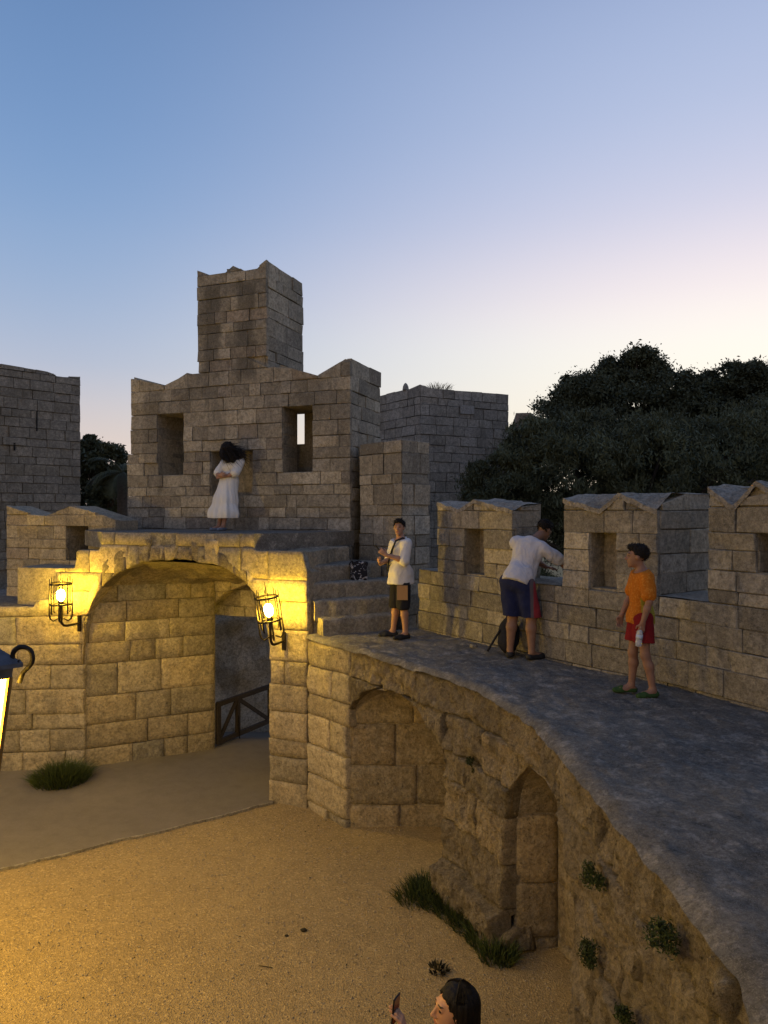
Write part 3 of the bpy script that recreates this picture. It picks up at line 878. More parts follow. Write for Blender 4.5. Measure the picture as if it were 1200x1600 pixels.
for m in mer:
    pts = [(pu(px), WP.z_of(px, py)) for px, py in m['top']]
    pts[0] = (m['a'], pts[0][1]); pts[-1] = (m['b'], pts[-1][1])
    Q_ = m.get('q', .6)
    f = interp(pts); zmax = max(p[1] for p in pts); zmin = min(p[1] for p in pts)
    wa, wb = pu(m['win'][0]), pu(m['win'][1])
    z1, z0 = WP.z_of(m['win'][0], m['win'][2]), WP.z_of(m['win'][0], m['win'][3])
    z0 = max(z0, SILL + .02)
    lines = courses([SILL, z0] if z0 > SILL + .1 else [SILL], .25)
    lines = (lines if len(lines) > 1 else [SILL]) 
    lines = courses(sorted(set([SILL] + ([z0] if z0 > SILL + .1 else []) + [z1, zmin, zmax + .03])), .225)
    lay(WP, lines, lambda a, b: minus(m['a'], m['b'], [(wa, wb)] if z0 - .02 < (a + b) / 2 < z1 else []), pp, M['parapet'], .26, .55, ztop=f, mats=(M['facade'], .25))
    # cheek facing along the walk, towards the camera side
    ck = Path([WP.at(m['b']), WP.at(m['b'], -m['T'])])
    zin = pts[-1][1]
    lay(ck, courses([SILL, zin, zmax + .01], .25), lambda a, b: [(.05, m['T'])], pp, M['facade'], .3, .6, mats=(M['parapet'], .4), ztop=lambda u: zin + Q_ * (zmax - zin) * min(1, u / .28) + .004)
    # loophole: side stones and back
    rv = Path([WP.at(wa), WP.at(wa, -.42)])
    lay(rv, courses([z0, z1], .25), lambda a, b: [(.05, .42)], pp, M['parapet'], .3, .5)
    mbb = m['b'] - .055
    bks = sorted(set([m['a'], mbb, wa, wb] + [p[0] for p in pts[:-1]]))
    def sp(u):
        if wa < u < wb: return [(const(SILL - .02), const(z0)), (const(z1), lambda q: f(q) - .02)]
        return [(const(SILL - .02), lambda q: f(q) - .02)]
    core(cb, WP, bks, sp, -.05, -.30)
    core(cb, WP, [m['a'], wa, wb, mbb], lambda u: [(const(SILL - .02), const(zin - .03))], -.30, -.44 if m['T'] < .7 else -.5)
    core(cb, WP, bks, lambda u: [(const(SILL - .02), lambda q: f(q) + (Q_ - .05) * (zmax - f(q)) - .03)], -.44, -m['T'])
    # weathered sloping caps: notched on the inside, level on the outside
    nu = 40; V = []
    for i in range(nu + 1):
        u = m['a'] + (m['b'] - m['a']) * i / nu
        for k, (w, q) in enumerate(((.009, -9), (.006, 0.0), (-.06, .2 * Q_), (-.16, .6 * Q_), (-.27, Q_), (-m['T'] * .7, Q_), (-m['T'], .97 * Q_))):
            z = f(u) + (zmax - f(u)) * q + .006 if q > -1 else f(u) - .055 + .02 * mnoise.noise(Vector((u * 8, 4, 4)))
            if abs(w) < .02: w += .008 * mnoise.noise(Vector((u * 14, 7, 4)))
            z += .022 * mnoise.noise(Vector((u * 6, w * 9, 3))) + .014 * mnoise.noise(Vector((u * 19, w * 19, 3)))
            V.append(WP.P(u, z, w))
    link('coping', mesh('coping', V, [(i * 7 + k, (i + 1) * 7 + k, (i + 1) * 7 + k + 1, i * 7 + k + 1) for i in range(nu) for k in range(6)]), pp, M['parapet_top'])
    for c in (1,):
        pass
# sill slabs in the gaps
gaps = [(0.0, mer[0]['a']), (mer[0]['b'], mer[1]['a']), (mer[1]['b'], mer[2]['a'])]
for a, b in gaps:
    V = []
    for i in range(9):
        u = a + (b - a) * i / 8
        for k in range(7):
            w = .01 - .95 * k / 6
            V.append(WP.P(u, SILL + .006 + .015 * mnoise.noise(Vector((u * 5, w * 5, 1))), w))
    link('sill', mesh('sill', V, [(i * 7 + k, (i + 1) * 7 + k, (i + 1) * 7 + k + 1, i * 7 + k + 1) for i in range(8) for k in range(6)], True), pp, M['parapet_top'])
cb.build('core', M['mortar'], pp)
child_fix(pp)

# ------------------------------------------------------------------ parapet on the far side of the gate
lp = thing('low_parapet', 'low notched stone parapet left of the gate front above the wall lantern', 'wall', (-6.3, 13.6, -1.66))
LP = Path([(-7.5, 14.1), (-4.95, 13.1)])
ltop = interp([(0, LP.z_of(14, 789)), (LP.u_of(60), LP.z_of(60, 807)), (LP.u_of(72), LP.z_of(72, 805)), (LP.u_of(113), LP.z_of(113, 789)), (LP.u_of(165), LP.z_of(165, 806)), (LP.L, LP.z_of(165, 812))])
lh = (LP.u_of(103), LP.u_of(136), LP.z_of(125, 876), LP.z_of(125, 822))
lay(LP, courses([-1.75, lh[2], lh[3], .16], .25), lambda a, b: minus(0, LP.L, [lh[:2]] if lh[2] - .02 < (a + b) / 2 < lh[3] + .02 else []), lp, M['gate'], .28, .6, ztop=ltop, mats=(M['facade_dark'], .15))
rv = Path([LP.at(lh[0]), LP.at(lh[0], -.6)])
lay(rv, courses([lh[2], lh[3]], .26), lambda a, b: [(.05, .6)], lp, M['gate'], .3, .5)
mb = MB()
core(mb, LP, sorted([0, LP.u_of(60), LP.u_of(113), lh[0], lh[1], LP.u_of(165), LP.L]), lambda u: [(const(-1.9), const(lh[2])), (const(lh[3]), lambda q: ltop(q) - .02)] if lh[0] < u < lh[1] else [(const(-1.9), lambda q: ltop(q) - .02)], -.05, -.6)
mb.build('core', M['mortar'], lp); child_fix(lp)

# ------------------------------------------------------------------ far masonry
fw = thing('fortress_wall', 'high dark grey curtain wall at the left with an arrow slit', 'wall', (-11.6, 22.4, -4.5))
FW = Path([(-18, 18.9), (-12.1, 22.0), (-10.25, 24.0)])
FW = Path([(-13.2, 20.9), (-10.25, 24.0)])
fwt = interp([(0, FW.z_of(0, 566) + .2), (FW.u_of(0), FW.z_of(0, 568)), (FW.u_of(85), FW.z_of(85, 582)), (FW.u_of(88), FW.z_of(88, 587)), (FW.L, FW.z_of(126, 588))])
fu0 = FW.u_of(-25)
lay(FW, courses([-4.0, -1.5, 5.4], .30), lambda a, b: [(fu0, FW.L)] if b > -1.6 else [], fw, M['far_wall'], .3, .75, ztop=fwt, gap=.006, jit=.012, proud=.03)
mb = MB(); core(mb, FW, [-6, 0, FW.u_of(0), FW.u_of(85), FW.u_of(88), FW.L], lambda u: [(const(-6), lambda q: fwt(q) - .03)], -.06, -1.5)
mb.build('core', M['far_mortar'], fw)
mb = MB()
for (px, y0, y1, hw) in ((57, 642, 674, .022), (22, 692, 704, .03)):
    u = FW.u_of(px); mb.add([FW.P(u - hw, FW.z_of(px, y1), .035), FW.P(u + hw, FW.z_of(px, y1), .035), FW.P(u + hw, FW.z_of(px, y0), .035), FW.P(u - hw, FW.z_of(px, y0), .035)], [(0, 1, 2, 3)])
mb.build('arrow_slit', plain('slit_dark', (.012, .012, .012), .9), fw)
child_fix(fw)
ft = thing('far_tower', 'dark square tower rising behind the gate, weeds on its rim', 'tower', (1.3, 24, -4.5))
FT = Path([(-.55, 26.6), (1.22, 24.0), (4.53, 25.8)])
ftt = interp([(0, FT.z_of(592, 618)), (FT.l[1] - .9, FT.z_of(630, 609)), (FT.l[1] - .12, FT.z_of(652, 606)), (FT.l[1] - .10, FT.z_of(655, 599)), (FT.l[1] + .25, FT.z_of(668, 600)), (FT.l[1] + .3, FT.z_of(668, 606)), (FT.L - 1.2, FT.z_of(745, 612)), (FT.L, FT.z_of(795, 616))])
lay(FT, courses([-2.5, 4.6], .32), lambda a, b: [(0, FT.l[1]), (FT.l[1], FT.L)], ft, M['far_tower'], .35, .8, ztop=ftt, gap=.006, jit=.008, proud=.022)
mb = MB(); core(mb, FT, [0, FT.l[1] - .9, FT.l[1] - .12, FT.l[1], FT.l[1] + .3, FT.L - 1.2, FT.L], lambda u: [(const(-6), lambda q: ftt(q) - .03)], -.06, -1.6)
mb.prism([(-.4, 26.7), (1.22, 24.2), (4.4, 25.9), (3.4, 28.6)], -6, 3.9)
mb.build('core', M['far_mortar'], ft)
u0, u1 = FT.u_of(719), FT.u_of(741)
stone_block(FT, u0, u1, const(FT.z_of(730, 647)), const(FT.z_of(730, 634)), ft, M['plaque'], name='plaque', w0=.04)
mb = MB(); mb.lathe([(.12, 0), (.10, .12), (.06, .2), (.02, .24)], (-.1 + .85, 24.75, FT.z_of(625, 610) - .02), 7)
mb.build('finial', M['far_tower'], ft)
child_fix(ft)
fb = thing('distant_house', 'small brown building corner peeping out beside the dark trees', 'building', (7.4, 40, -4))
BP = Path([(7.45, 40.2), (8.3, 40.0)])
lay(BP, courses([1, 5.6], .5), lambda a, b: [(0, BP.L)], fb, stone_mat('far_house_wall', (.22, .16, .13), (.19, .14, .12), dark_amt=.3), .35, .5)
mb = MB(); mb.prism([(7.47, 40.25), (8.3, 40.06), (9.5, 43), (8, 44)], -5, 5.58); mb.build('wall', M['far_mortar'], fb); child_fix(fb)
# rock wall of the moat seen through the passage
rk = MB(); V = []
for j in range(40):
    for i in range(60):
        x = -9 + 10 * i / 59; z = -6.3 + 5.6 * j / 39
        y = 18.8 + .35 * mnoise.noise(Vector((x * .8, z * .8, 1))) + .2 * mnoise.noise(Vector((x * 2, z * 2, 4))) + .1 * mnoise.noise(Vector((x * 5, z * 5, 8)))
        V.append((x, y, z))
rk.add(V, [(j * 60 + i, j * 60 + i + 1, (j + 1) * 60 + i + 1, (j + 1) * 60 + i) for j in range(39) for i in range(59)])
n0 = len(rk.V); rk.add([(-9, 18.8, -.7), (1, 18.8, -.7), (1, 20, -.7), (-9, 20, -.7), (-9, 20, -6.3), (1, 20, -6.3), (-9, 18.8, -6.3), (1, 18.8, -6.3)], [(0, 1, 2, 3), (3, 2, 5, 4), (0, 3, 4, 6), (1, 7, 5, 2)])
tag(rk.build('moat_wall', M['rock'], None, True), 'dark rough rock wall seen through the gate passage', 'wall')
# ------------------------------------------------------------------ figures: one continuous skin grown from a distance field
class Field:
    def __init__(s, lo, hi, h):
        s.lo = np.array(lo, float); s.h = h
        s.n = np.ceil((np.array(hi) - s.lo) / h).astype(int) + 1
        s.f = np.full(s.n, 1.0, np.float32)
    def box(s, lo, hi):
        a = np.maximum(0, np.floor((np.array(lo) - s.lo) / s.h).astype(int)); b = np.minimum(s.n, np.ceil((np.array(hi) - s.lo) / s.h).astype(int) + 1)
        if (b <= a).any(): return None
        sl = tuple(slice(i, j) for i, j in zip(a, b))
        ax = [s.lo[i] + s.h * np.arange(a[i], b[i]) for i in range(3)]
        return sl, np.stack(np.meshgrid(*ax, indexing='ij'), -1)
    def put(s, prim, k=.02, sub=False, grow=0.0):
        lo, hi, fn = prim
        m = k + 3 * s.h + max(0, grow)
        r = s.box(np.array(lo) - m, np.array(hi) + m)
        if r is None: return
        sl, P = r
        b = fn(P) - grow; a = s.f[sl]
        if sub:
            b = -b; h = np.maximum(k - np.abs(a - b), 0) / k
            s.f[sl] = np.maximum(a, b) + h * h * k * .25
        else:
            h = np.maximum(k - np.abs(a - b), 0) / k
            s.f[sl] = np.minimum(a, b) - h * h * k * .25
    def cut(s, p, n):
        """take away the side the normal points to"""
        sl, P = s.box(s.lo, s.lo + s.h * (s.n - 1))
        n = np.array(n, float); n /= np.linalg.norm(n)
        s.f[sl] = np.maximum(s.f[sl], (P - np.array(p)) @ n)
    def mesh(s, name, smooth=True):
        f = s.f; f[0], f[-1], f[:, 0], f[:, -1], f[:, :, 0], f[:, :, -1] = 1, 1, 1, 1, 1, 1
        ins = f < 0
        nx, ny, nz = s.n - 1
        cnt = np.zeros((nx, ny, nz), np.uint8)
        cs = [(i, j, k) for i in (0, 1) for j in (0, 1) for k in (0, 1)]
        for i, j, k in cs: cnt += ins[i:i + nx, j:j + ny, k:k + nz]
        act = np.argwhere((cnt > 0) & (cnt < 8))
        idx = np.full((nx, ny, nz), -1, np.int32); idx[tuple(act.T)] = np.arange(len(act))
        val = np.stack([f[act[:, 0] + i, act[:, 1] + j, act[:, 2] + k] for i, j, k in cs], 1)
        acc = np.zeros((len(act), 3)); num = np.zeros(len(act))
        for a in range(8):
            for b in range(a + 1, 8):
                d = np.array(cs[b]) - np.array(cs[a])
                if np.abs(d).sum() != 1: continue
                c = (val[:, a] < 0) != (val[:, b] < 0)
                t = np.where(c, val[:, a] / np.where(c, val[:, a] - val[:, b], 1), 0)
                acc[c] += (np.array(cs[a]) + d * t[:, None])[c]; num += c
        V = s.lo + s.h * (act + acc / num[:, None])
        Q = []
        for ax in range(3):
            o1, o2 = [(1, 2), (2, 0), (0, 1)][ax]
            sl0 = [slice(None)] * 3; sl1 = [slice(None)] * 3
            sl0[ax] = slice(0, -1); sl1[ax] = slice(1, None)
            e = np.argwhere(ins[tuple(sl0)] != ins[tuple(sl1)])
            e = e[(e[:, o1] > 0) & (e[:, o2] > 0) & (e[:, o1] < s.n[o1] - 1) & (e[:, o2] < s.n[o2] - 1)]
            u1 = np.zeros(3, int); u1[o1] = 1; u2 = np.zeros(3, int); u2[o2] = 1
            q = np.stack([idx[tuple((e - u1 - u2).T)], idx[tuple((e - u2).T)], idx[tuple(e.T)], idx[tuple((e - u1).T)]], 1)
            flip = ~ins[tuple(e.T)]
            q[flip] = q[flip][:, ::-1]
            Q.append(q)
        return V, np.concatenate(Q)
def rc(a, b, ra, rb):
    a, b = np.array(a, float), np.array(b, float); m = max(ra, rb)
    def fn(P):
        d = b - a; L2 = d @ d
        t = np.clip(((P - a) @ d) / max(L2, 1e-9), 0, 1)
        return np.linalg.norm(P - a - t[..., None] * d, axis=-1) - (ra + (rb - ra) * t)
    return np.minimum(a, b) - m, np.maximum(a, b) + m, fn
def el(c, r, Rm=None):
    c, r = np.array(c, float), np.array(r, float); m = max(r)
    Rn = np.array(Rm)[:3, :3] if Rm is not None else None
    def fn(P):
        q = P - c
        if Rn is not None: q = q @ Rn
        k0 = np.linalg.norm(q / r, axis=-1); k1 = np.linalg.norm(q / (r * r), axis=-1)
        return k0 * (k0 - 1) / np.maximum(k1, 1e-6)
    return c - m, c + m, fn

def hand_prims(wrist, d, palm, side, curl=.5, s=1.0, spread=.012):
    """d: finger direction, palm: way the palm faces, side: way the thumb lies"""
    w = Vector(wrist); d = Vector(d).normalized(); p = Vector(palm); p = (p - d * p.dot(d)).normalized()
    t = Vector(side); t = (t - d * t.dot(d) - p * t.dot(p)).normalized()
    out = []
    kn = []
    for i in range(4):
        k = w + d * (.085 * s) + t * ((1.5 - i) * .019 * s); kn.append(k)
        out.append((rc(w + t * ((1.5 - i) * .010 * s), k, .015 * s, .0115 * s), .012))
    ln = (.042, .047, .043, .034)
    for i in range(4):
        a1 = curl * 1.0; a2 = curl * 2.1
        m1 = kn[i] + (d * math.cos(a1) + p * math.sin(a1)) * ln[i] * s + t * ((1.5 - i) * .003)
        m2 = m1 + (d * math.cos(a2) + p * math.sin(a2)) * ln[i] * .85 * s
        out.append((rc(kn[i], m1, .0098 * s, .0088 * s), .005)); out.append((rc(m1, m2, .0088 * s, .0074 * s), .005))
    b = w + d * .022 * s + t * .022 * s
    j = b + (d * .6 + t * .65 + p * .35).normalized() * .042 * s
    e = j + (d * .9 + t * .1 + p * .45).normalized() * .034 * s
    out += [(rc(b, j, .0135 * s, .0105 * s), .008), (rc(j, e, .0102 * s, .0085 * s), .006)]
    return out

def head_prims(s=1.0):
    return [(el((0, -.015, .03), (.074, .094, .09)), .01, 0), (el((0, .028, -.035), (.056, .064, .082)), .03, 0), (el((0, .068, -.098), (.026, .02, .02)), .025, 0),
            (rc((-.03, .078, .028), (.03, .078, .028), .014, .014), .02, 0),
            (el((.032, .094, .008), (.017, .013, .011)), .012, 1), (el((-.032, .094, .008), (.017, .013, .011)), .012, 1),
            (el((.031, .079, .008), (.013, .013, .011)), .003, 0), (el((-.031, .079, .008), (.013, .013, .011)), .003, 0),
            (rc((0, .092, .012), (0, .112, -.028), .008, .012), .012, 0), (rc((-.011, .098, -.034), (.011, .098, -.034), .009, .009), .008, 0),
            (rc((-.017, .086, -.060), (.017, .086, -.060), .008, .008), .006, 0), (rc((-.015, .085, -.070), (.015, .085, -.070), .008, .008), .006, 0),
            (rc((-.02, .098, -.065), (.02, .098, -.065), .0035, .0035), .004, 1),
            (el((.074, -.006, -.004), (.010, .020, .030)), .006, 0), (el((-.074, -.006, -.004), (.010, .020, .030)), .006, 0)]
def xf(prim, Mx, s):
    """move a primitive made in head space; Mx 4x4 rigid"""
    lo, hi, fn = prim
    c = (np.array(lo) + np.array(hi)) / 2; r = np.linalg.norm(np.array(hi) - np.array(lo)) / 2 * s
    Rn = np.array(Mx.to_3x3()); T = np.array(Mx.translation)
    cw = Rn @ (c * s) + T
    return cw - r, cw + r, lambda P: fn(((P - T) @ Rn) / s) * s

SKIN = {}
def skin_mat(name, c):
    m, nt, b = new_mat(name); g = N(nt)
    pos = g.new('ShaderNodeTexCoord').outputs['Object']
    f = g.noise(pos, 18, 4, .6)
    g.ln(g.mix(g.rng(f, .3, .7), tuple(x * .88 for x in c), tuple(x * 1.08 for x in c)), b.inputs['Base Color'])
    b.inputs['Roughness'].default_value = .55; b.inputs['Specular IOR Level'].default_value = .35
    b.inputs['Subsurface Weight'].default_value = .08; b.inputs['Subsurface Radius'].default_value = (.01, .004, .002)
    return m
def cloth_mat(name, c, c2=None, fold=.6, pattern=None):
    m, nt, b = new_mat(name); g = N(nt)
    tcn = g.new('ShaderNodeTexCoord').outputs['Object']
    f = g.noise(g.mapping(tcn, (1, 1, .55)), 9, 4, .55, .6); fi = g.noise(tcn, 260, 2, .6)
    col = g.mix(g.rng(f, .3, .7), tuple(x * .9 for x in c), c)
    if pattern: col = pattern(g, tcn, col)
    g.ln(col, b.inputs['Base Color'])
    b.inputs['Roughness'].default_value = .88; b.inputs['Specular IOR Level'].default_value = .12
    g.ln(g.bump(fi, .25, .003, g.bump(f, fold, .045)), b.inputs['Normal'])
    return m
DARK = plain('eye_dark', (.015, .012, .01), .3)
LIP = plain('lip', (.30, .12, .09), .5)
HAIR = plain('hair_black', (.010, .008, .007), .8)
def person(label, loc, yaw, J, skin, vox=.0075):
    """J: joints in metres, z up from the soles, facing +y"""
    s = J['s']
    v = lambda k: Vector(J[k])
    T = J['torso']                              # 4x4 from upright torso space (pelvis joint at origin) to figure space
    tp = lambda x, y, z: T @ Vector((x * s, y * s, z * s))
    Tr = T.to_3x3()
    body, cloth = [], {}
    fem = J.get('fem', 0)
    torso = [(el(tp(0, 0, .03), (.165 * s, .118 * s, .13 * s), Tr), .05), (el(tp(0, .005, .18), (.138 * s + .0, .102 * s, .16 * s), Tr), .06), (el(tp(0, .005, .36), ((.165 - .02 * fem) * s, .112 * s, .17 * s), Tr), .06),
             (rc(tp(-.145, -.01, .475), tp(.145, -.01, .475), .066 * s, .066 * s), .06), (rc(tp(0, -.015, .47), tp(0, -.01, .54), .075 * s, .06 * s), .05)]
    if J.get('belly'): torso.append((el(tp(0, .05, .16), (.14 * s, .10 * s, .15 * s), Tr), .06))
    if fem: torso += [(el(tp(.07, .085, .34), (.055 * s, .05 * s, .055 * s), Tr), .04), (el(tp(-.07, .085, .34), (.055 * s, .05 * s, .055 * s), Tr), .04)]
    body += torso
    Hm = J['head']; hs = J.get('hs', 1.0)
    neck_top = Hm @ Vector((0, -.02, -.06))
    neck = [(rc(tp(0, -.015, .50), neck_top, .056 * s, .052 * s), .03)]
    body += neck
    fat = J.get('fat', 1.0)
    arms, legs, feet, hands = {}, {}, {}, {}
    for sd in 'lr':
        sx = -1 if sd == 'l' else 1
        sh = tp(.185 * sx, -.01, .465) if 'sh_' + sd not in J else v('sh_' + sd)
        e, w = v('el_' + sd), v('wr_' + sd)
        arms[sd] = [(rc(sh, e, .054 * s * fat, .041 * s * fat), .03), (rc(e, e.lerp(w, .35), .041 * s * fat, .042 * s * fat), .02), (rc(e.lerp(w, .35), w, .042 * s * fat, .027 * s), .02)]
        d, pm_, si, cu = J['hand_' + sd]
        hands[sd] = hand_prims(w, d, pm_, si, cu, s)
        hp, k, a = tp(.092 * sx, 0, -.02), v('kn_' + sd), v('an_' + sd)
        legs[sd] = [(rc(hp, k, .088 * s * fat, .058 * s * fat), .04), (rc(k, k.lerp(a, .32) + Vector((0, -.012, 0)), .057 * s * fat, .058 * s * fat), .03), (rc(k.lerp(a, .32) + Vector((0, -.012, 0)), a, .058 * s * fat, .036 * s), .03)]
        fd = Vector(J.get('toe_' + sd, (sx * .2, 1, 0))).normalized()
        z0 = a.z - .085 * s
        heel = Vector((a.x, a.y, z0 + .034 * s)) - fd * .035 * s; ball = Vector((a.x, a.y, z0 + .030 * s)) + fd * .12 * s; toe = Vector((a.x, a.y, z0 + .024 * s)) + fd * .19 * s
        feet[sd] = [(rc(heel, ball, .034 * s, .036 * s), .02), (rc(ball, toe, .036 * s, .025 * s), .02), (rc(a, ball, .034 * s, .026 * s), .03)]
        body += arms[sd] + legs[sd] + feet[sd]
    allp = [p for p, k in body] + [p for sd in 'lr' for p, k in hands[sd]]
    hd = [(xf(p, Hm, hs), k * hs, sub) for p, k, sub in head_prims()]
    lo = np.min([p[0] for p in allp] + [p[0] for p, k, q in hd], 0) - .05; hi = np.max([p[1] for p in allp] + [p[1] for p, k, q in hd], 0) + .05
    F = Field(lo, hi, vox)
    for p, k in body: F.put(p, k)
    for p, k, sub in hd: F.put(p, max(k, .004), bool(sub))
    for sd in 'lr':
        for p, k in hands[sd]: F.put(p, k)
    # flat soles
    F.f[:, :, :max(0, int((0 - lo[2]) / vox))] = 1
    V, Q = F.mesh('person')
    me = mesh_np('person', V, Q, True)
    me.materials.append(skin); me.materials.append(DARK); me.materials.append(LIP)
    inv = np.array(Hm.inverted()); ctr = V[Q].mean(1); hc = (ctr @ inv[:3, :3].T + inv[:3, 3]) / hs
    mi = np.zeros(len(Q), np.int32)
    for sx in (-1, 1):
        mi[(np.linalg.norm((hc - np.array((.031 * sx, .092, .008))) / np.array((.014, .02, .0075)), axis=1) < 1)] = 1
        mi[(np.linalg.norm((hc - np.array((.033 * sx, .094, .033))) / np.array((.022, .03, .0055)), axis=1) < 1)] = 1
    mi[(np.linalg.norm((hc - np.array((0, .096, -.065))) / np.array((.024, .02, .011)), axis=1) < 1)] = 2
    me.polygons.foreach_set('material_index', mi)
    o = link('person', me)
    o.location = loc; o.rotation_euler = (0, 0, R(yaw))
    tag(o, label, 'person')
    return o, dict(torso=torso, neck=neck, arms=arms, legs=legs, feet=feet, hands=hands, lo=lo, hi=hi, tp=tp, T=T, Hm=Hm, hs=hs, s=s, J=J)
def garment(parent, name, prims, mat, lo, hi, grow=.012, cuts=(), subs=(), vox=.0085, disp=None, crease=True):
    F = Field(np.array(lo) - .06, np.array(hi) + .06, vox)
    for it in prims:
        p, k = it[0], it[1]; F.put(p, max(k, .012), grow=it[2] if len(it) > 2 else grow)
    for p, n in cuts: F.cut(p, n)
    for p, k in subs: F.put(p, k, True)
    V, Q = F.mesh(name)
    if len(Q) == 0: return None
    if disp is not None: V = disp(V)
    elif crease:
        V = V + np.array([mnoise.noise_vector(Vector((v[0] * 7, v[1] * 7, v[2] * 4.5))) * .010 + mnoise.noise_vector(Vector((v[0] * 16 + v[2] * 7, v[1] * 16, v[2] * 9))) * .0065 for v in V])
    me = mesh_np(name, V, Q, True)
    return link(name, me, parent, mat)
def sleeve(arm, frac):
    """first part of an upper arm as a short cone"""
    return arm
def hair_short(o, B, mat=HAIR, vol=1.0, name='hair'):
    Hm, hs = B['Hm'], B['hs']
    pr = [(xf(el((0, -.022, .043), (.084 * vol, .100 * vol, .092 * vol)), Hm, hs), .02), (xf(el((0, .045, .098), (.058, .05, .030)), Hm, hs), .03)]
    c = Hm.translation
    p = Hm @ Vector((0, 0, .004 * hs)); n = Hm.to_3x3() @ Vector((0, .95, -1))
    p2 = Hm @ Vector((0, 0, -.085 * hs)); n2 = Hm.to_3x3() @ Vector((0, 0, -1))
    def rough(V):
        q = np.array([mnoise.noise(Vector(v) * 60) for v in V]); cc = np.array(c)
        d = V - cc; nu_ = np.array(Vector(n).normalized()); near = np.exp(-((V - np.array(p)) @ nu_) ** 2 / .0003); ed = np.array([mnoise.noise(Vector(v) * 48 + Vector((9, 3, 1))) for v in V])
        return V + d / np.linalg.norm(d, axis=1)[:, None] * (q * .012)[:, None] + nu_ * (near * (ed * .026 + .003))[:, None]
    ho = garment(o, name, pr, mat, np.array(c) - .17, np.array(c) + .17, 0, [(p, n), (p2, n2)], vox=.006, disp=rough)
    vs_ = [v.co.copy() for v in ho.data.vertices]; mb = MB()
    back = Hm.to_3x3() @ Vector((0, -.25, -.35))
    for k in range(700):
        v = rng.choice(vs_); dn = (v - c).normalized()
        g_ = (dn * .7 + back * .6 + Vector((rng.uniform(-.6, .6), rng.uniform(-.6, .6), rng.uniform(-.6, .6)))).normalized()
        s_ = g_.orthogonal().normalized() * .004; L = rng.uniform(.012, .026)
        mb.add([v - dn * .004 - s_, v - dn * .004 + s_, v + g_ * L], [(0, 1, 2)])
    mb.build('hair_tufts', mat, o)
    return ho
def Rx(a): return Matrix.Rotation(R(a), 4, 'X')
def Ry(a): return Matrix.Rotation(R(a), 4, 'Y')
def Rz(a): return Matrix.Rotation(R(a), 4, 'Z')
def Tm(x, y, z): return Matrix.Translation((x, y, z))

# ---- man with a phone on the wall walk
s = 1.0
J = dict(s=1.0, torso=Tm(0, 0, .93) @ Rx(-1), head=Tm(0, .03, 1.632) @ Rz(48) @ Rx(3), fat=.95,
         el_l=(-.23, .07, 1.16), wr_l=(-.12, .31, 1.24), hand_l=((.25, .75, .62), (.9, -.2, .2), (0, -.4, 1), .75),
         el_r=(.23, .06, 1.15), wr_r=(.10, .29, 1.10), hand_r=((-.5, .7, .45), (-.7, -.2, .6), (.0, .2, 1), .7),
         kn_l=(-.10, .02, .49), an_l=(-.105, -.02, .085), kn_r=(.11, .03, .49), an_r=(.15, .05, .085), toe_l=(-.15, 1, 0), toe_r=(.35, 1, 0))
o, B = person('man in white t-shirt and black shorts holding up a phone by the steps', (.25, 10.55, WZ + .005), 118, J, skin_mat('skin_tan', (.36, .20, .13)))
white = cloth_mat('white_cotton', (.60, .59, .58))
tee = B['torso'] + [(rc(Vector(B['tp'](.185 * sx, -.01, .465)), Vector(J['el_' + sd]), .060, .062), .03) for sx, sd in ((-1, 'l'), (1, 'r'))] + [(rc(B['tp'](0, .0, .0), B['tp'](0, 0, -.10), .168, .182), .06)]
def no_fore(B, J, f=.92):
    """cut planes that end the sleeves near the elbow"""
    return []
garment(o, 't_shirt', tee, white, B['lo'], B['hi'], .018, [((0, 0, .80), (0, 0, -1)), (B['tp'](0, .02, .53), B['T'].to_3x3() @ Vector((0, .35, 1)))])
shorts_p = [(el(B['tp'](0, 0, .02), (.17, .125, .13), B['T'].to_3x3()), .05)] + [(rc(B['tp'](.092 * sx, 0, -.03), Vector(J['kn_' + sd]), .10, .088), .03) for sx, sd in ((-1, 'l'), (1, 'r'))]
black_cloth = cloth_mat('black_cloth', (.022, .022, .026), fold=.4)
garment(o, 'shorts', shorts_p, black_cloth, B['lo'], B['hi'], .015, [((0, 0, .43), (0, 0, -1)), ((0, 0, .835), (0, 0, 1))])
hair_short(o, B)
shoe_mat = plain('shoe_black', (.018, .018, .02), .6)
for sd_ in 'lr': garment(o, 'shoe', B['feet'][sd_][:2], shoe_mat, (-.4, -.3, -.05), (.5, .5, .3), .012, [((0, 0, .085), (0, 0, 1)), ((0, 0, .001), (0, 0, -1))], vox=.007)
st = MB(); Tm_ = B['T']
def ring(B, a0, n=30, off=.128, tilt=52):
    pts = []
    for k in range(n):
        a = 2 * math.pi * k / n
        x, z = .165 * math.cos(a), .24 + .235 * math.sin(a + .0) + .0
        pts.append((x, a))
    return pts
pts = []
for k in range(26):
    t = k / 25; x = .17 * 1 - .34 * t; z = .10 + .42 * (1 - t) if False else .02 + .47 * t
    y = .142 * math.sqrt(max(0, 1 - (x / .215) ** 2)) + .012
    pts.append(B['tp'](-x if False else x * 1.0, y, z))
st.tube([B['tp'](.165, .06, .04)] + [B['tp'](.165 - .27 * t, .135 + .025 * math.sin(t * 3.1), .06 + .455 * t) for t in [i / 10 for i in range(11)]] + [B['tp'](-.115, .02, .555), B['tp'](-.10, -.09, .50), B['tp'](0, -.145, .3), B['tp'](.13, -.12, .08)], .014, 6)
st.build('shoulder_strap', shoe_mat, o, True)
pk = MB(); pk.box((-.195, .085, .69), (.078, .014, .105), Matrix.Rotation(R(60), 3, 'Z')); po = pk.build('shorts_panel', cloth_mat('tan_panel', (.42, .24, .10), fold=.2), o)
bpy.context.view_layer.update()
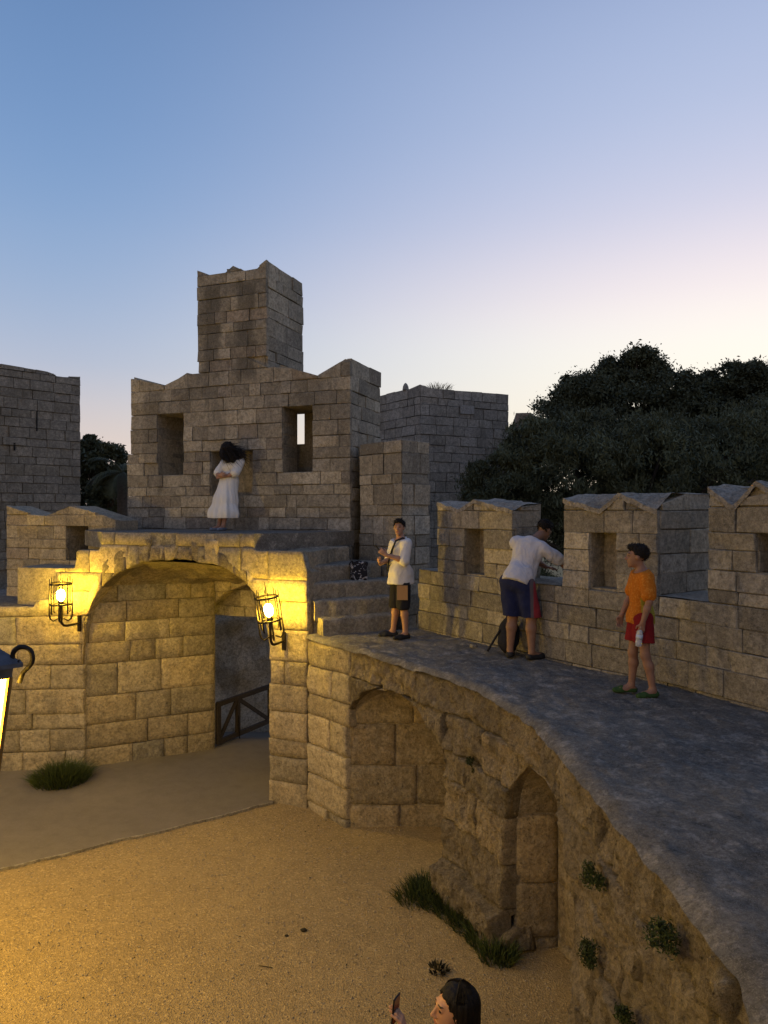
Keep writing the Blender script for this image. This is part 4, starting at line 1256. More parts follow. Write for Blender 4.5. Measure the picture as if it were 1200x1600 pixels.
# the phone is a thing of its own, in his raised hand
def phone(loc_local, o, rot, label):
    b = bmesh.new(); bmesh.ops.create_cube(b, size=1); bmesh.ops.scale(b, verts=b.verts, vec=(.074, .009, .15))
    bmesh.ops.bevel(b, geom=[e for e in b.edges], offset=.0035, segments=2, affect='EDGES')
    me = bpy.data.meshes.new('body'); b.to_mesh(me); b.free()
    bpy.context.view_layer.update()
    W = o.matrix_world @ Tm(*loc_local) @ rot
    t = thing('phone', label, 'phone', W.translation); t.rotation_euler = W.to_euler()
    link('body', me, t, plain('phone_black', (.012, .012, .014), .3))
    m2 = MB(); m2.add([(-.033, -.0048, -.069), (.033, -.0048, -.069), (.033, -.0048, .069), (-.033, -.0048, .069)], [(0, 1, 2, 3)])
    m2.build('screen', plain('phone_screen', (.02, .022, .026), .12), t)
    m3 = MB(); m3.lathe([(.006, 0), (.006, .003), (.004, .0035)], (.022, .0045, .058), 10, Matrix.Rotation(R(-90), 3, 'X'))
    m3.build('camera_lens', plain('lens_glass', (.01, .01, .015), .1), t)
    return t
phone((-.03, .40, 1.33), o, Rz(-25) @ Rx(-38) @ Rz(10), 'black phone in the raised hands of the man by the steps')

# ---- man leaning into the gap of the parapet, seen from behind
s = 1.06
J = dict(s=s, torso=Tm(-.02, -.02, .98) @ Ry(10) @ Rx(-24), head=Tm(.17, .44, 1.625) @ Rz(-22) @ Rx(-34), fat=1.08, belly=1, hs=1.04,
         el_l=(-.05, .50, 1.26), wr_l=(.10, .70, 1.12), hand_l=((.4, .8, -.1), (0, 0, -1), (1, 0, 0), .2),
         el_r=(.47, .36, 1.18), wr_r=(.56, .56, 1.33), hand_r=((.15, .35, .95), (.6, .8, -.1), (-.7, .5, 0), .12),
         kn_l=(-.12, .05, .52), an_l=(-.13, -.02, .09), kn_r=(.13, .05, .52), an_r=(.16, -.02, .09), toe_l=(-.3, 1, 0), toe_r=(.55, 1, 0))
o, B = person('tall man in white t-shirt and navy shorts leaning into a gap of the parapet', (1.74, 9.08, WZ + .005), -32, J, skin_mat('skin_brown', (.23, .125, .08)))
tee = [(p, k) for p, k in B['torso']] + [(rc(Vector(B['tp'](.185 * sx, -.01, .465)), Vector(B['tp'](.185 * sx, -.01, .465)).lerp(Vector(J['el_' + sd]), .66), .062, .066), .03) for sx, sd in ((-1, 'l'), (1, 'r'))] + [(rc(B['tp'](0, -.02, .04), B['tp'](0, -.03, -.02), .165, .17), .06)]
garment(o, 't_shirt', tee, cloth_mat('white_jersey', (.50, .50, .54), fold=.9), B['lo'], B['hi'], .020, [(B['tp'](0, 0, -.065), B['T'].to_3x3() @ Vector((0, -.15, -1))), (B['tp'](0, .02, .535), B['T'].to_3x3() @ Vector((0, .3, 1)))])
shorts_p = [(el(B['tp'](0, -.02, .0), (.185, .14, .14), B['T'].to_3x3()), .05)] + [(rc(B['tp'](.098 * sx, 0, -.03), Vector(J['kn_' + sd]), .115, .108), .03) for sx, sd in ((-1, 'l'), (1, 'r'))]
def navy(g, tcn, col):
    sp = g.new('ShaderNodeSeparateXYZ'); g.ln(tcn, sp.inputs[0])
    a = g.rng(sp.outputs[0], .165, .18, 0, 1); b2 = g.rng(sp.outputs[0], .200, .210, 0, 1)
    col = g.mix(a, col, (.10, .085, .10)); return g.mix(b2, col, (.26, .035, .045))
garment(o, 'shorts', shorts_p, cloth_mat('navy_cloth', (.018, .024, .075), fold=.5, pattern=navy), B['lo'], B['hi'], .018, [((0, 0, .53), (0, 0, -1)), ((0, 0, 1.06), (0, 0, 1))])
hair_short(o, B)
for sd_ in 'lr': garment(o, 'shoe', B['feet'][sd_][:2], shoe_mat, (-.5, -.3, -.05), (.6, .5, .3), .011, [((0, 0, .07), (0, 0, 1)), ((0, 0, .001), (0, 0, -1))], vox=.007)

# ---- boy in orange
s = .865
J = dict(s=s, torso=Tm(0, 0, .80) @ Rx(1), head=Tm(0, .035, 1.41) @ Rz(-14) @ Rx(2), fat=.92, hs=.97,
         el_l=(-.24, -.01, .98), wr_l=(-.225, .05, .765), hand_l=((.05, .15, -1), (1, 0, 0), (0, 1, 0), .75),
         el_r=(.235, .03, .98), wr_r=(.20, .13, .78), hand_r=((0, .25, -1), (-1, 0, 0), (0, 1, 0), .5),
         kn_l=(-.085, -.02, .42), an_l=(-.11, -.09, .073), kn_r=(.085, .05, .42), an_r=(.10, .06, .073), toe_l=(-.25, 1, 0), toe_r=(-.0, 1, 0))
o, B = person('boy in orange and yellow t-shirt and red shorts standing on the wall walk', (2.62, 7.26, WZ + .005), 88, J, skin_mat('skin_boy', (.25, .135, .09)))
tee = B['torso'] + [(rc(Vector(B['tp'](.185 * sx, -.01, .465)), Vector(B['tp'](.185 * sx, -.01, .465)).lerp(Vector(J['el_' + sd]), .72), .054, .060), .025) for sx, sd in ((-1, 'l'), (1, 'r'))] + [(rc(B['tp'](0, .0, .0), B['tp'](0, 0, -.05), .125, .13), .05)]
def oj(g, tcn, col):
    sp = g.new('ShaderNodeSeparateXYZ'); g.ln(tcn, sp.inputs[0])
    nz = g.noise(tcn, 14, 3, .6)
    y = g.math('ADD', sp.outputs[1], g.math('MULTIPLY', g.math('SUBTRACT', nz, .5), .05))
    side = g.math('MULTIPLY', g.rng(y, .045, .03, 0, 1), g.math('MULTIPLY', g.rng(sp.outputs[2], 1.15, 1.12, 0, 1), g.rng(g.math('ABSOLUTE', sp.outputs[0]), .185, .165, 0, 1)))
    col = g.mix(g.math('MULTIPLY', side, .9), col, (.27, .27, .04))
    dots = g.rng(g.noise(tcn, 60, 2, .5), .52, .62, 0, .3)
    return g.mix(dots, col, g.mix(.6, col, (.9, .5, .1)))
garment(o, 't_shirt', tee, cloth_mat('orange_jersey', (.42, .13, .012), fold=.7, pattern=oj), B['lo'], B['hi'], .014, [((0, 0, .735), (0, 0, -1)), (B['tp'](0, .02, .535), B['T'].to_3x3() @ Vector((0, .35, 1)))])
shorts_p = [(el(B['tp'](0, 0, .02), (.15, .11, .12), B['T'].to_3x3()), .05)] + [(rc(B['tp'](.08 * sx, 0, -.03), Vector(J['kn_' + sd]), .09, .082), .03) for sx, sd in ((-1, 'l'), (1, 'r'))]
garment(o, 'shorts', shorts_p, cloth_mat('red_cloth', (.19, .014, .018), fold=.4), B['lo'], B['hi'], .014, [((0, 0, .545), (0, 0, -1)), ((0, 0, .87), (0, 0, 1))])
hair_short(o, B, vol=1.0)
for sd_ in 'lr': garment(o, 'shoe', B['feet'][sd_][:2], plain('shoe_green', (.028, .065, .018), .8), (-.5, -.4, -.05), (.5, .5, .3), .006, [((0, 0, .075), (0, 0, 1)), ((0, 0, .001), (0, 0, -1))], vox=.006)
bpy.context.view_layer.update()
W = o.matrix_world @ Tm(-.200, .085, .53)
bt = thing('water_bottle', 'clear plastic water bottle hanging in the boy\'s hand', 'bottle', W.translation)
bt.rotation_euler = (R(6), R(4), 0)
mg, nt_, b_ = new_mat('clear_plastic'); b_.inputs['Base Color'].default_value = (.75, .82, .9, 1); b_.inputs['Roughness'].default_value = .12; b_.inputs['Transmission Weight'].default_value = .55
mb = MB(); mb.lathe([(.022, 0), (.031, .006), (.032, .05), (.029, .06), (.032, .07), (.032, .125), (.026, .155), (.014, .175), (.0135, .19)], n=14); mb.build('body', mg, bt, True)
mb = MB(); mb.lathe([(.0155, .185), (.0155, .203), (.014, .205)], n=12); mb.build('cap', plain('cap_white', (.6, .62, .66), .5), bt, True)
mb = MB(); mb.lathe([(.0328, .075), (.0328, .12)], n=14); mb.build('sleeve', plain('bottle_label', (.45, .52, .62), .6), bt, True)

# ---- woman in white on the deck, hair blowing
s = .93
J = dict(s=s, torso=Tm(0, -.10, .855) @ Ry(-3) @ Rx(7), head=Tm(.02, -.06, 1.485) @ Rz(8) @ Rx(-40), fem=1, fat=.92,
         el_l=(-.20, .02, 1.04), wr_l=(.00, .15, .985), hand_l=((1, .1, .05), (0, -1, 0), (0, 0, 1), .4),
         el_r=(.20, .02, 1.04), wr_r=(.02, .18, 1.02), hand_r=((-1, .1, .05), (0, -1, 0), (0, 0, 1), .4),
         kn_l=(-.06, .06, .45), an_l=(-.06, .16, .08), kn_r=(.08, .05, .45), an_r=(.06, .14, .08), toe_l=(-.2, 1, 0), toe_r=(.15, 1, 0))
wx, wy = -2.93, 13.22
o, B = person('woman in long white dress with dark blowing hair leaning by the gate front niche', (wx, wy, DZ - .008), 152, J, skin_mat('skin_woman', (.36, .20, .135)))
dress = cloth_mat('white_dress', (.70, .69, .66), fold=.5)
dt = [(p, k) for p, k in B['torso']] + [(rc(Vector(B['tp'](.185 * sx, -.01, .465)), Vector(J['el_' + sd]).lerp(Vector(B['tp'](.185 * sx, -.01, .465)), .12), .068, .074), .03) for sx, sd in ((-1, 'l'), (1, 'r'))]
garment(o, 'bodice', dt, dress, B['lo'], B['hi'], .016, [((0, 0, .98), (0, 0, -1)), (B['tp'](0, .02, .52), B['T'].to_3x3() @ Vector((0, .4, 1)))])
def folds(V):
    c = np.array((.0, -.02)); d = V[:, :2] - c; a = np.arctan2(d[:, 1], d[:, 0]); k = np.clip((1.0 - V[:, 2]) / .75, 0, 1)
    r = 1 + k * (.07 * np.sin(a * 9 + V[:, 2] * 2) + .035 * np.sin(a * 17 + 1.3))
    V = V.copy(); V[:, :2] = c + d * r[:, None]; return V
sk = [(el((0, -.08, .93), (.15, .13, .12)), .05), (rc((0, -.07, .9), (0, .02, .55), .165, .20), .06), (rc((0, .02, .55), (-.0, .07, .24), .20, .225), .06), (rc((-.08, .07, .3), (.09, .06, .3), .20, .20), .05)]
garment(o, 'skirt', sk, dress, (-.45, -.4, .1), (.45, .5, 1.1), .012, [((0, 0, .225), (0, 0, -1)), ((0, 0, 1.03), (0, 0, 1))], disp=folds)
for sd_ in 'lr': garment(o, 'shoe', B['feet'][sd_][:2], plain('shoe_grey', (.16, .18, .22), .7), (-.5, -.4, -.05), (.5, .6, .3), .010, [((0, 0, .05), (0, 0, 1)), ((0, 0, .001), (0, 0, -1))], vox=.006)
# hair: a soft mass with loose strands on it
Hm = B['Hm']; hc = Hm.translation
mass = [(xf(el((0, -.02, .04), (.115, .125, .12)), Hm, 1), .04), (el(hc + Vector((-.02, .02, -.08)), (.11, .10, .14)), .05), (el(hc + Vector((-.10, -.05, -.12)), (.09, .09, .18)), .05), (rc(hc + Vector((-.12, -.05, -.15)), hc + Vector((-.19, -.08, -.42)), .07, .035), .05), (el(hc + Vector((.05, .05, -.06)), (.07, .08, .12)), .04)]
def curl(V):
    q = np.array([mnoise.noise(Vector(v) * 16) + .6 * mnoise.noise(Vector(v) * 38) for v in V]); d = V - np.array(hc); d /= np.linalg.norm(d, axis=1)[:, None] + 1e-6
    return V + d * (q * .028)[:, None]
hob = garment(o, 'hair', mass, HAIR, np.array(hc) - .55, np.array(hc) + .35, 0, vox=.010, disp=curl)
mb = MB()
for k in range(260):
    a, b = rng.uniform(0, 6.28), rng.uniform(-.6, 1)
    d0 = Vector((math.cos(a) * math.sqrt(1 - b * b), math.sin(a) * math.sqrt(1 - b * b), b))
    p = hc + d0 * .10; pts = [p]
    dirv = d0 * .03
    for i in range(7):
        dirv = dirv * .86 + Vector((-.010, -.002, -.009)) + Vector((rng.uniform(-1, 1), rng.uniform(-1, 1), rng.uniform(-1, 1))) * .010
        p = p + dirv; pts.append(p)
    mb.tube(pts, [.004] * 6 + [.002, .001], 3)
mb.build('hair_strands', HAIR, o)

# ---- woman with a phone in the courtyard, below the camera
s = .955
J = dict(s=s, torso=Tm(0, 0, .885) @ Rx(1), head=Tm(0, .03, 1.555) @ Rz(6) @ Rx(8), fem=1, fat=.95,
         el_l=(-.21, .12, 1.19), wr_l=(-.065, .30, 1.495), hand_l=((.10, .30, .95), (.35, .9, 0), (1, 0, .3), .38),
         el_r=(.23, .05, 1.10), wr_r=(.10, .24, 1.02), hand_r=((-.6, .7, .3), (-.6, -.4, .6), (0, 0, 1), .6),
         kn_l=(-.09, .02, .47), an_l=(-.09, -.02, .082), kn_r=(.09, .03, .47), an_r=(.11, .03, .082))
fx_, fy_ = .40, 3.86
o, B = person('dark-haired woman in profile holding up a phone at the bottom of the photo', (fx_, fy_, zg(fx_, fy_) - .055), 100, J, skin_mat('skin_olive', (.52, .28, .16)), vox=.0055)
gm = cloth_mat('rust_top', (.32, .09, .05), fold=.4)
tt = B['torso'] + [(rc(Vector(B['tp'](.185 * sx, -.01, .465)), Vector(J['el_' + sd]).lerp(Vector(B['tp'](.185 * sx, -.01, .465)), .4), .058, .06), .03) for sx, sd in ((-1, 'l'), (1, 'r'))]
garment(o, 'top', tt, gm, B['lo'], B['hi'], .012, [((0, 0, .80), (0, 0, -1)), (B['tp'](0, .02, .50), B['T'].to_3x3() @ Vector((0, .5, 1)))])
tr_ = [(el(B['tp'](0, 0, .02), (.165, .12, .13), B['T'].to_3x3()), .05)] + [(p, k) for sd in 'lr' for p, k in B['legs'][sd]]
garment(o, 'trousers', tr_, black_cloth, B['lo'], B['hi'], .018, [((0, 0, .09), (0, 0, -1)), ((0, 0, .95), (0, 0, 1))])
for sd_ in 'lr': garment(o, 'shoe', B['feet'][sd_][:2], shoe_mat, (-.5, -.4, -.05), (.5, .5, .3), .011, [((0, 0, .08), (0, 0, 1)), ((0, 0, .001), (0, 0, -1))], vox=.008)
Hm, hc = B['Hm'], B['Hm'].translation
pr = [(xf(el((0, -.022, .043), (.086, .104, .093)), Hm, 1), .02), (rc(hc + Vector((0, -.075, .02)), hc + Vector((0, -.10, -.34)), .078, .065), .05), (xf(el((.062, -.035, -.05), (.03, .05, .12)), Hm, 1), .03), (xf(el((-.062, -.035, -.05), (.03, .05, .12)), Hm, 1), .03)]
def sleek(V):
    q = np.array([mnoise.noise(Vector((v[0] * 60, v[1] * 60, v[2] * 5))) for v in V]); d = V - np.array(hc); d[:, 2] *= .2; d /= np.linalg.norm(d, axis=1)[:, None] + 1e-6
    pl = np.array(Hm.to_3x3() @ Vector((0, 1, -.62)).normalized()); ed = np.array([mnoise.noise(Vector(v) * 55) for v in V])
    near = np.exp(-((V - np.array(Hm @ Vector((0, .022, 0)))) @ pl) ** 2 / .0004)
    return V + d * (q * .005)[:, None] + pl * (near * ed * .016)[:, None]
hmat, _nt, _b = new_mat('hair_sleek'); _g = N(_nt)
_tc = _g.new('ShaderNodeTexCoord').outputs['Object']; _f = _g.noise(_g.mapping(_tc, (150, 150, 6)), 1.0, 3, .6)
_g.ln(_g.mix(_g.rng(_f, .35, .65), (.003, .0025, .002), (.012, .009, .007)), _b.inputs['Base Color']); _b.inputs['Roughness'].default_value = .6
_g.ln(_g.bump(_f, .8, .006), _b.inputs['Normal'])
garment(o, 'hair', pr, hmat, np.array(hc) - .5, np.array(hc) + .25, 0, [(Hm @ Vector((0, .022, 0)), Hm.to_3x3() @ Vector((0, 1, -.62)))], vox=.006, disp=sleek)
phone((-.035, .350, 1.612), o, Rz(-38) @ Rx(6), 'dark phone held up in front of the woman at the bottom edge')

mb = MB()
for k in range(420):
    az = rng.uniform(R(62), R(298)) ; pts = []
    part = rng.uniform(-.02, .02)
    for i in range(9):
        t = i / 8
        if t < .5:
            th = t / .5 * 1.45
            v = Vector((math.sin(az) * .088 * math.sin(th + .08), math.cos(az) * .104 * math.sin(th + .08) - .022, .043 + .094 * math.cos(th + .08)))
            pts.append(Hm @ v)
        else:
            last = pts[-1]; pts.append(last + Vector((rng.uniform(-.004, .004), -.010, -.075)) + (Vector((0, -.03, 0)) if i == 5 and math.cos(az) > 0 else Vector((0, 0, 0))))
    pts = [p + (p - hc).normalized() * rng.uniform(-.002, .009) for p in pts]
    mb.tube(pts, [.003] * 7 + [.0025, .001], 3)
mb.build('hair_strands', hmat, o)
# ------------------------------------------------------------------ lanterns
IRON = plain('wrought_iron', (.028, .022, .018), .55, .6, var=.4, vscale=40, bump=.4)
GLOW = (1.0, .62, .14)
bulb_mat = emit('bulb_glow', (1.0, .62, .05), 560)
mglass, nt_, b_ = new_mat('amber_glass'); b_.inputs['Base Color'].default_value = (1, .85, .5, 1); b_.inputs['Roughness'].default_value = .05
b_.inputs['Transmission Weight'].default_value = 1; b_.inputs['IOR'].default_value = 1.08
def sconce(plate, out, tilt, label):
    """iron cage lantern on a bracket arm; plate is where it is bolted to the wall"""
    t = thing('wall_lantern', label, 'lantern', plate, 'wall lanterns beside the gateway')
    o3 = Vector((out.x, out.y, 0))
    L = .44
    mb = MB(); zx = Vector((0, 0, 1))
    ang = math.atan2(out.y, out.x) + math.pi / 2
    mb.box((0, 0, 0) + o3 * .02 if False else tuple(o3 * .03), (.028, .018, .14), Matrix.Rotation(ang, 3, 'Z'))
    mb.build('wall_plate', IRON, t)
    c = o3 * L
    mb = MB(); arm = [o3 * .03 + zx * .0]
    arm += [o3 * (L * .72), o3 * (L * .86) + zx * .015, o3 * (L * .96) + zx * .06, c + zx * .13, c + zx * .36]
    mb.tube(arm, .020, 8); mb.build('bracket_arm', IRON, t, True)
    cage = link('cage', None, t); cage.location = c + zx * .36
    cage.rotation_euler = (tilt[0], tilt[1], 0)
    rad = .165
    for zr, nm in ((.02, 'lower'), (.36, 'upper')):
        mb = MB(); mb.tube([(rad * math.cos(a), rad * math.sin(a), zr) for a in np.linspace(0, 2 * math.pi, 25)[:-1]], .016, 6, True); mb.build('ring', IRON, cage, True)
    for k in range(8):
        a = 2 * math.pi * (k + .35) / 8; d = Vector((math.cos(a), math.sin(a), 0))
        mb = MB()
        if k % 2: mb.tube([d * rad * 1.07 + zx * .48, d * rad * 1.07 + zx * -.12, d * rad * .98 + zx * -.13], [.006, .015, .013], 6)
        else: mb.tube([d * rad * 1.07 + zx * .45, d * rad * 1.07 + zx * -.16, d * rad * .98 + zx * -.22, d * rad * .72 + zx * -.26, d * rad * .25 + zx * -.22], [.006, .015, .015, .013, .011], 6)
        mb.build('bar', IRON, cage, True)
    mb = MB(); mb.tube([(rad * .95, 0, .38), (rad * .5, 0, .40), (0, 0, .41), (-rad * .95, 0, .38)], .008, 6); mb.build('cross_strap', IRON, cage, True)
    mb = MB(); mb.tube([(0, 0, .40), (0, 0, .60)], [.010, .004], 6); mb.build('spike', IRON, cage, True)
    mb = MB(); mb.lathe([(.028, -.02), (.05, .0), (.05, .06), (.042, .075)], n=12); mb.build('lamp_holder', IRON, cage, True)
    mb = MB(); mb.lathe([(.02, .075), (.048, .10), (.064, .15), (.066, .19), (.055, .235), (.03, .262), (.004, .27)], n=16); mb.build('bulb', bulb_mat, cage, True)
    return t
gl = GP.u_of(127); gr_ = GP.u_of(446)
out2 = GP.segn[1]
sconce(GP.P(gl, -1.93, .02), out2, (0, 0), 'lit iron cage lantern on the left pier of the gateway')
sconce(GP.P(gr_, -1.98, .02), out2, (R(3), R(-8)), 'lit iron cage lantern tilting on the right pier of the gateway')

# street lantern beside the camera, cut by the left edge of the picture
LX, LY = -1.545, 2.5
sl = thing('street_lantern', 'large four-sided street lantern with scrolled roof corners at the left edge', 'lantern', (LX, LY, zg(LX, LY)))
zb0 = -zg(LX, LY)
def hexr(r, z, ph=0): return [Vector((r * math.cos(math.pi / 2 * k + ph), r * math.sin(math.pi / 2 * k + ph), zb0 + z)) for k in range(4)]
def loft(mb, rings):
    n = len(rings[0]); V = [v for g in rings for v in g]
    mb.add(V, [(i * n + k, i * n + (k + 1) % n, (i + 1) * n + (k + 1) % n, (i + 1) * n + k) for i in range(len(rings) - 1) for k in range(n)] + [tuple(range(n - 1, -1, -1)), tuple((len(rings) - 1) * n + k for k in range(n))])
mb = MB(); loft(mb, [hexr(.235, -.585), hexr(.24, -.55), hexr(.275, -.545), hexr(.275, -.53), hexr(.20, -.485), hexr(.10, -.40), hexr(.05, -.36), hexr(.06, -.33), hexr(.02, -.26)])
mb.build('lantern_roof', plain('lantern_metal', (.10, .105, .12), .45, .5, var=.25, vscale=25, bump=.2), sl)
TOPR, BOTR = .228, .165
for k in range(4):
    a0, a1 = hexr(TOPR - .012, -.585)[k], hexr(TOPR - .012, -.585)[(k + 1) % 4]; b0, b1 = hexr(BOTR - .012, -1.05)[k], hexr(BOTR - .012, -1.05)[(k + 1) % 4]
    mb = MB(); mb.add([b0, b1, a1, a0], [(0, 1, 2, 3)]); mb.build('pane', emit('lantern_glow_%d' % k if False else 'lantern_glow', (1.0, .60, .06), 105) if k == 0 else bpy.data.materials['lantern_glow'], sl)
    mb = MB(); mb.tube([hexr(TOPR, -.58)[k], hexr(BOTR, -1.055)[k]], .011, 6); mb.build('corner_bar', plain('brass_bar', (.25, .15, .05), .4, .7) if k == 0 else bpy.data.materials['brass_bar'], sl)
    # scroll at each roof corner
    d = Vector((math.cos(math.pi / 2 * k), math.sin(math.pi / 2 * k), 0)); zx = Vector((0, 0, 1)); c = d * .265 + zx * (zb0 - .525)
    pts = [d * .262 + zx * (zb0 - .60), d * .275 + zx * (zb0 - .565)]
    for i in range(22):
        a = -.9 + i / 21 * 5.6; r = .044 * (1 - .68 * max(0, (i - 6) / 15)) 
        pts.append(c + d * (r * math.cos(a)) + zx * (.012 + r * math.sin(a)))
    mb = MB(); mb.tube(pts, [.009] * 18 + [.008, .007, .007, .008, .010, .010], 6); mb.build('scroll', IRON, sl, True)
mb = MB(); loft(mb, [hexr(BOTR * .4, -1.16), hexr(BOTR * .95, -1.08), hexr(BOTR * 1.06, -1.06), hexr(BOTR * 1.06, -1.045)]); mb.build('lantern_base', IRON, sl)
mb = MB(); mb.lathe([(.16, 0), (.16, .12), (.10, .2), (.075, .5), (.055, .6), (.05, zb0 - 1.3), (.07, zb0 - 1.28), (.07, zb0 - 1.22), (.05, zb0 - 1.15)], n=14); mb.build('post', IRON, sl, True)

# unseen copy of it, added left of the view to warm the gate front
glow2 = emit('lantern_glow_far', (1.0, .62, .10), 220)
s2 = sl.copy(); COL.objects.link(s2); s2.location = (-8.2, 8.2, zg(-8.2, 8.2)); s2['label'] = 'second street lantern farther along the courtyard, beyond the left edge'
for ch in list(sl.children):
    c_ = ch.copy(); COL.objects.link(c_); c_.parent = s2
    if ch.name.startswith('pane'): c_.data = ch.data.copy(); c_.data.materials[0] = glow2
for q_ in (sl, s2): q_['group'] = 'street lanterns of the courtyard'
# unseen post lamp, added for the pool of light on the near gravel
hx, hy = -5.0, 5.8
hl = thing('hooded_lamp', 'hooded post lamp lighting the gravel from beyond the left edge', 'lamp', (hx, hy, zg(hx, hy)))
hz = -zg(hx, hy) - 1.0
mb = MB(); mb.lathe([(.13, 0), (.13, .1), (.06, .2), (.045, hz + .02), (.045, hz + .20)], n=12); mb.build('post', IRON, hl, True)
mb = MB(); mb.lathe([(.34, hz - .03), (.335, hz + .02), (.20, hz + .16), (.08, hz + .24), (.02, hz + .27)], (.0, 0, 0), 20)
ho_ = mb.build('hood', IRON, hl, True); ho_.location.z = .04  # hood added to keep the lamp's light off the parapet
mb = MB(); V = [(.27 * math.cos(a), .27 * math.sin(a), hz - .001) for a in np.linspace(0, 2 * math.pi, 25)[:-1]]; mb.add(V, [tuple(range(23, -1, -1))])
mb.build('lamp_glass', emit('hood_glow', (1.0, .58, .03), 400), hl)
# ------------------------------------------------------------------ barrier gate standing open in the passage
bg = thing('barrier_gate', 'low dark wooden barrier gate standing open in the passage', 'gate', (-3.17, 13.5, GZ))
wood = plain('dark_timber', (.045, .036, .028), .8, var=.4, vscale=30, bump=.4)
ga, gb_ = Vector((-3.17, 13.5)), Vector((-2.38, 14.95))
gd = (gb_ - ga); GLn = gd.length
rot = math.atan2(gd.y, gd.x)
bg.rotation_euler = (0, 0, rot)
def bar(x0, z0, x1, z1, w, nm, th=.03):
    mb = MB(); d = Vector((x1 - x0, 0, z1 - z0)); L = d.length; a = math.atan2(d.z, d.x)
    mb.box(((x0 + x1) / 2, 0, (z0 + z1) / 2), (L / 2, th, w / 2), Matrix.Rotation(-a, 3, 'Y')); return mb.build(nm, wood, bg)
bar(0, .84, GLn, .84, .09, 'top_rail'); bar(0, .12, GLn, .12, .09, 'bottom_rail')
for x in (.03, GLn * .36, GLn - .03): bar(x, .08, x, .86, .085, 'stile', .034)
bar(.05, .14, GLn * .34, .80, .07, 'brace', .022); bar(GLn * .38, .80, GLn - .05, .14, .07, 'brace', .022)
mb = MB(); mb.tube([(GLn * .34, -.04, .5), (GLn * .36, -.05, .02)], .012, 6); mb.build('drop_bolt', IRON, bg)

# ------------------------------------------------------------------ bags
def bag_pattern(g, tcn, col):
    f = g.noise(tcn, 13, 3, .6, 1.2)
    return g.mix(g.rng(f, .56, .60, 0, 1), col, (.36, .36, .38))
hb = thing('shoulder_bag', 'black and white patterned bag left on the steps beside the man', 'bag', (-.42, 11.62, WZ + .257 * 2 + .01))
hb.location = (-.41, 11.585, WZ + .257 * 3 - .006)
F = Field((-.25, -.2, -.05), (.25, .2, .5), .009)
F.put((np.array((-.14, -.08, 0)), np.array((.14, .08, .29)), lambda P: np.linalg.norm(np.maximum(np.abs(P - np.array((0, 0, .14))) - np.array((.115 + 0, .045, .125)), 0), axis=-1) - .03), .01)
def slump(V):
    V = V.copy(); k = V[:, 2] / .29
    V[:, 0] *= 1 - .14 * (1 - k) + .05 * np.sin(V[:, 2] * 30); V[:, 1] *= 1.15 - .5 * k; V[:, 1] += .03 * k
    return V + np.array([mnoise.noise_vector(Vector(v) * 9) for v in V]) * .014
Vb, Qb = F.mesh('body'); link('body', mesh_np('body', slump(Vb), Qb, True), hb, cloth_mat('patterned_cloth', (.02, .02, .024), fold=.6, pattern=bag_pattern))
mb = MB(); mb.tube([(-.10, -.02, .27), (-.12, -.05, .31), (-.15, -.06, .29), (-.165, -.06, .25)], .012, 6); mb.tube([(-.09, .02, .28), (0, .0, .31), (.09, .02, .28)], .010, 6); mb.build('strap', black_cloth, hb, True)
hb.rotation_euler = (0, 0, R(12))
bk = thing('backpack', 'dark backpack slumped against the parapet behind the leaning man\'s legs', 'backpack', (1.62, 9.33, WZ + .01))
F = Field((-.3, -.3, -.05), (.3, .3, .6), .010)
F.put(el((0, 0, .24), (.15, .10, .25)), .02); F.put(el((0, -.09, .16), (.11, .05, .13)), .03); F.cut((0, 0, .0), (0, 0, -1))
Vb, Qb = F.mesh('body'); Vb = Vb + np.array([mnoise.noise_vector(Vector(v) * 7) for v in Vb]) * .018
link('body', mesh_np('body', Vb, Qb, True), bk, black_cloth)
mb = MB(); mb.tube([(-.09, -.07, .30), (-.13, -.11, .20), (-.17, -.15, .09), (-.20, -.18, .005)], [.016, .016, .015, .015], 6); mb.tube([(-.02, -.06, .47), (0, -.10, .52), (.03, -.06, .47)], .012, 6); mb.build('strap', black_cloth, bk, True)
bk.rotation_euler = (R(-10), 0, R(-35))

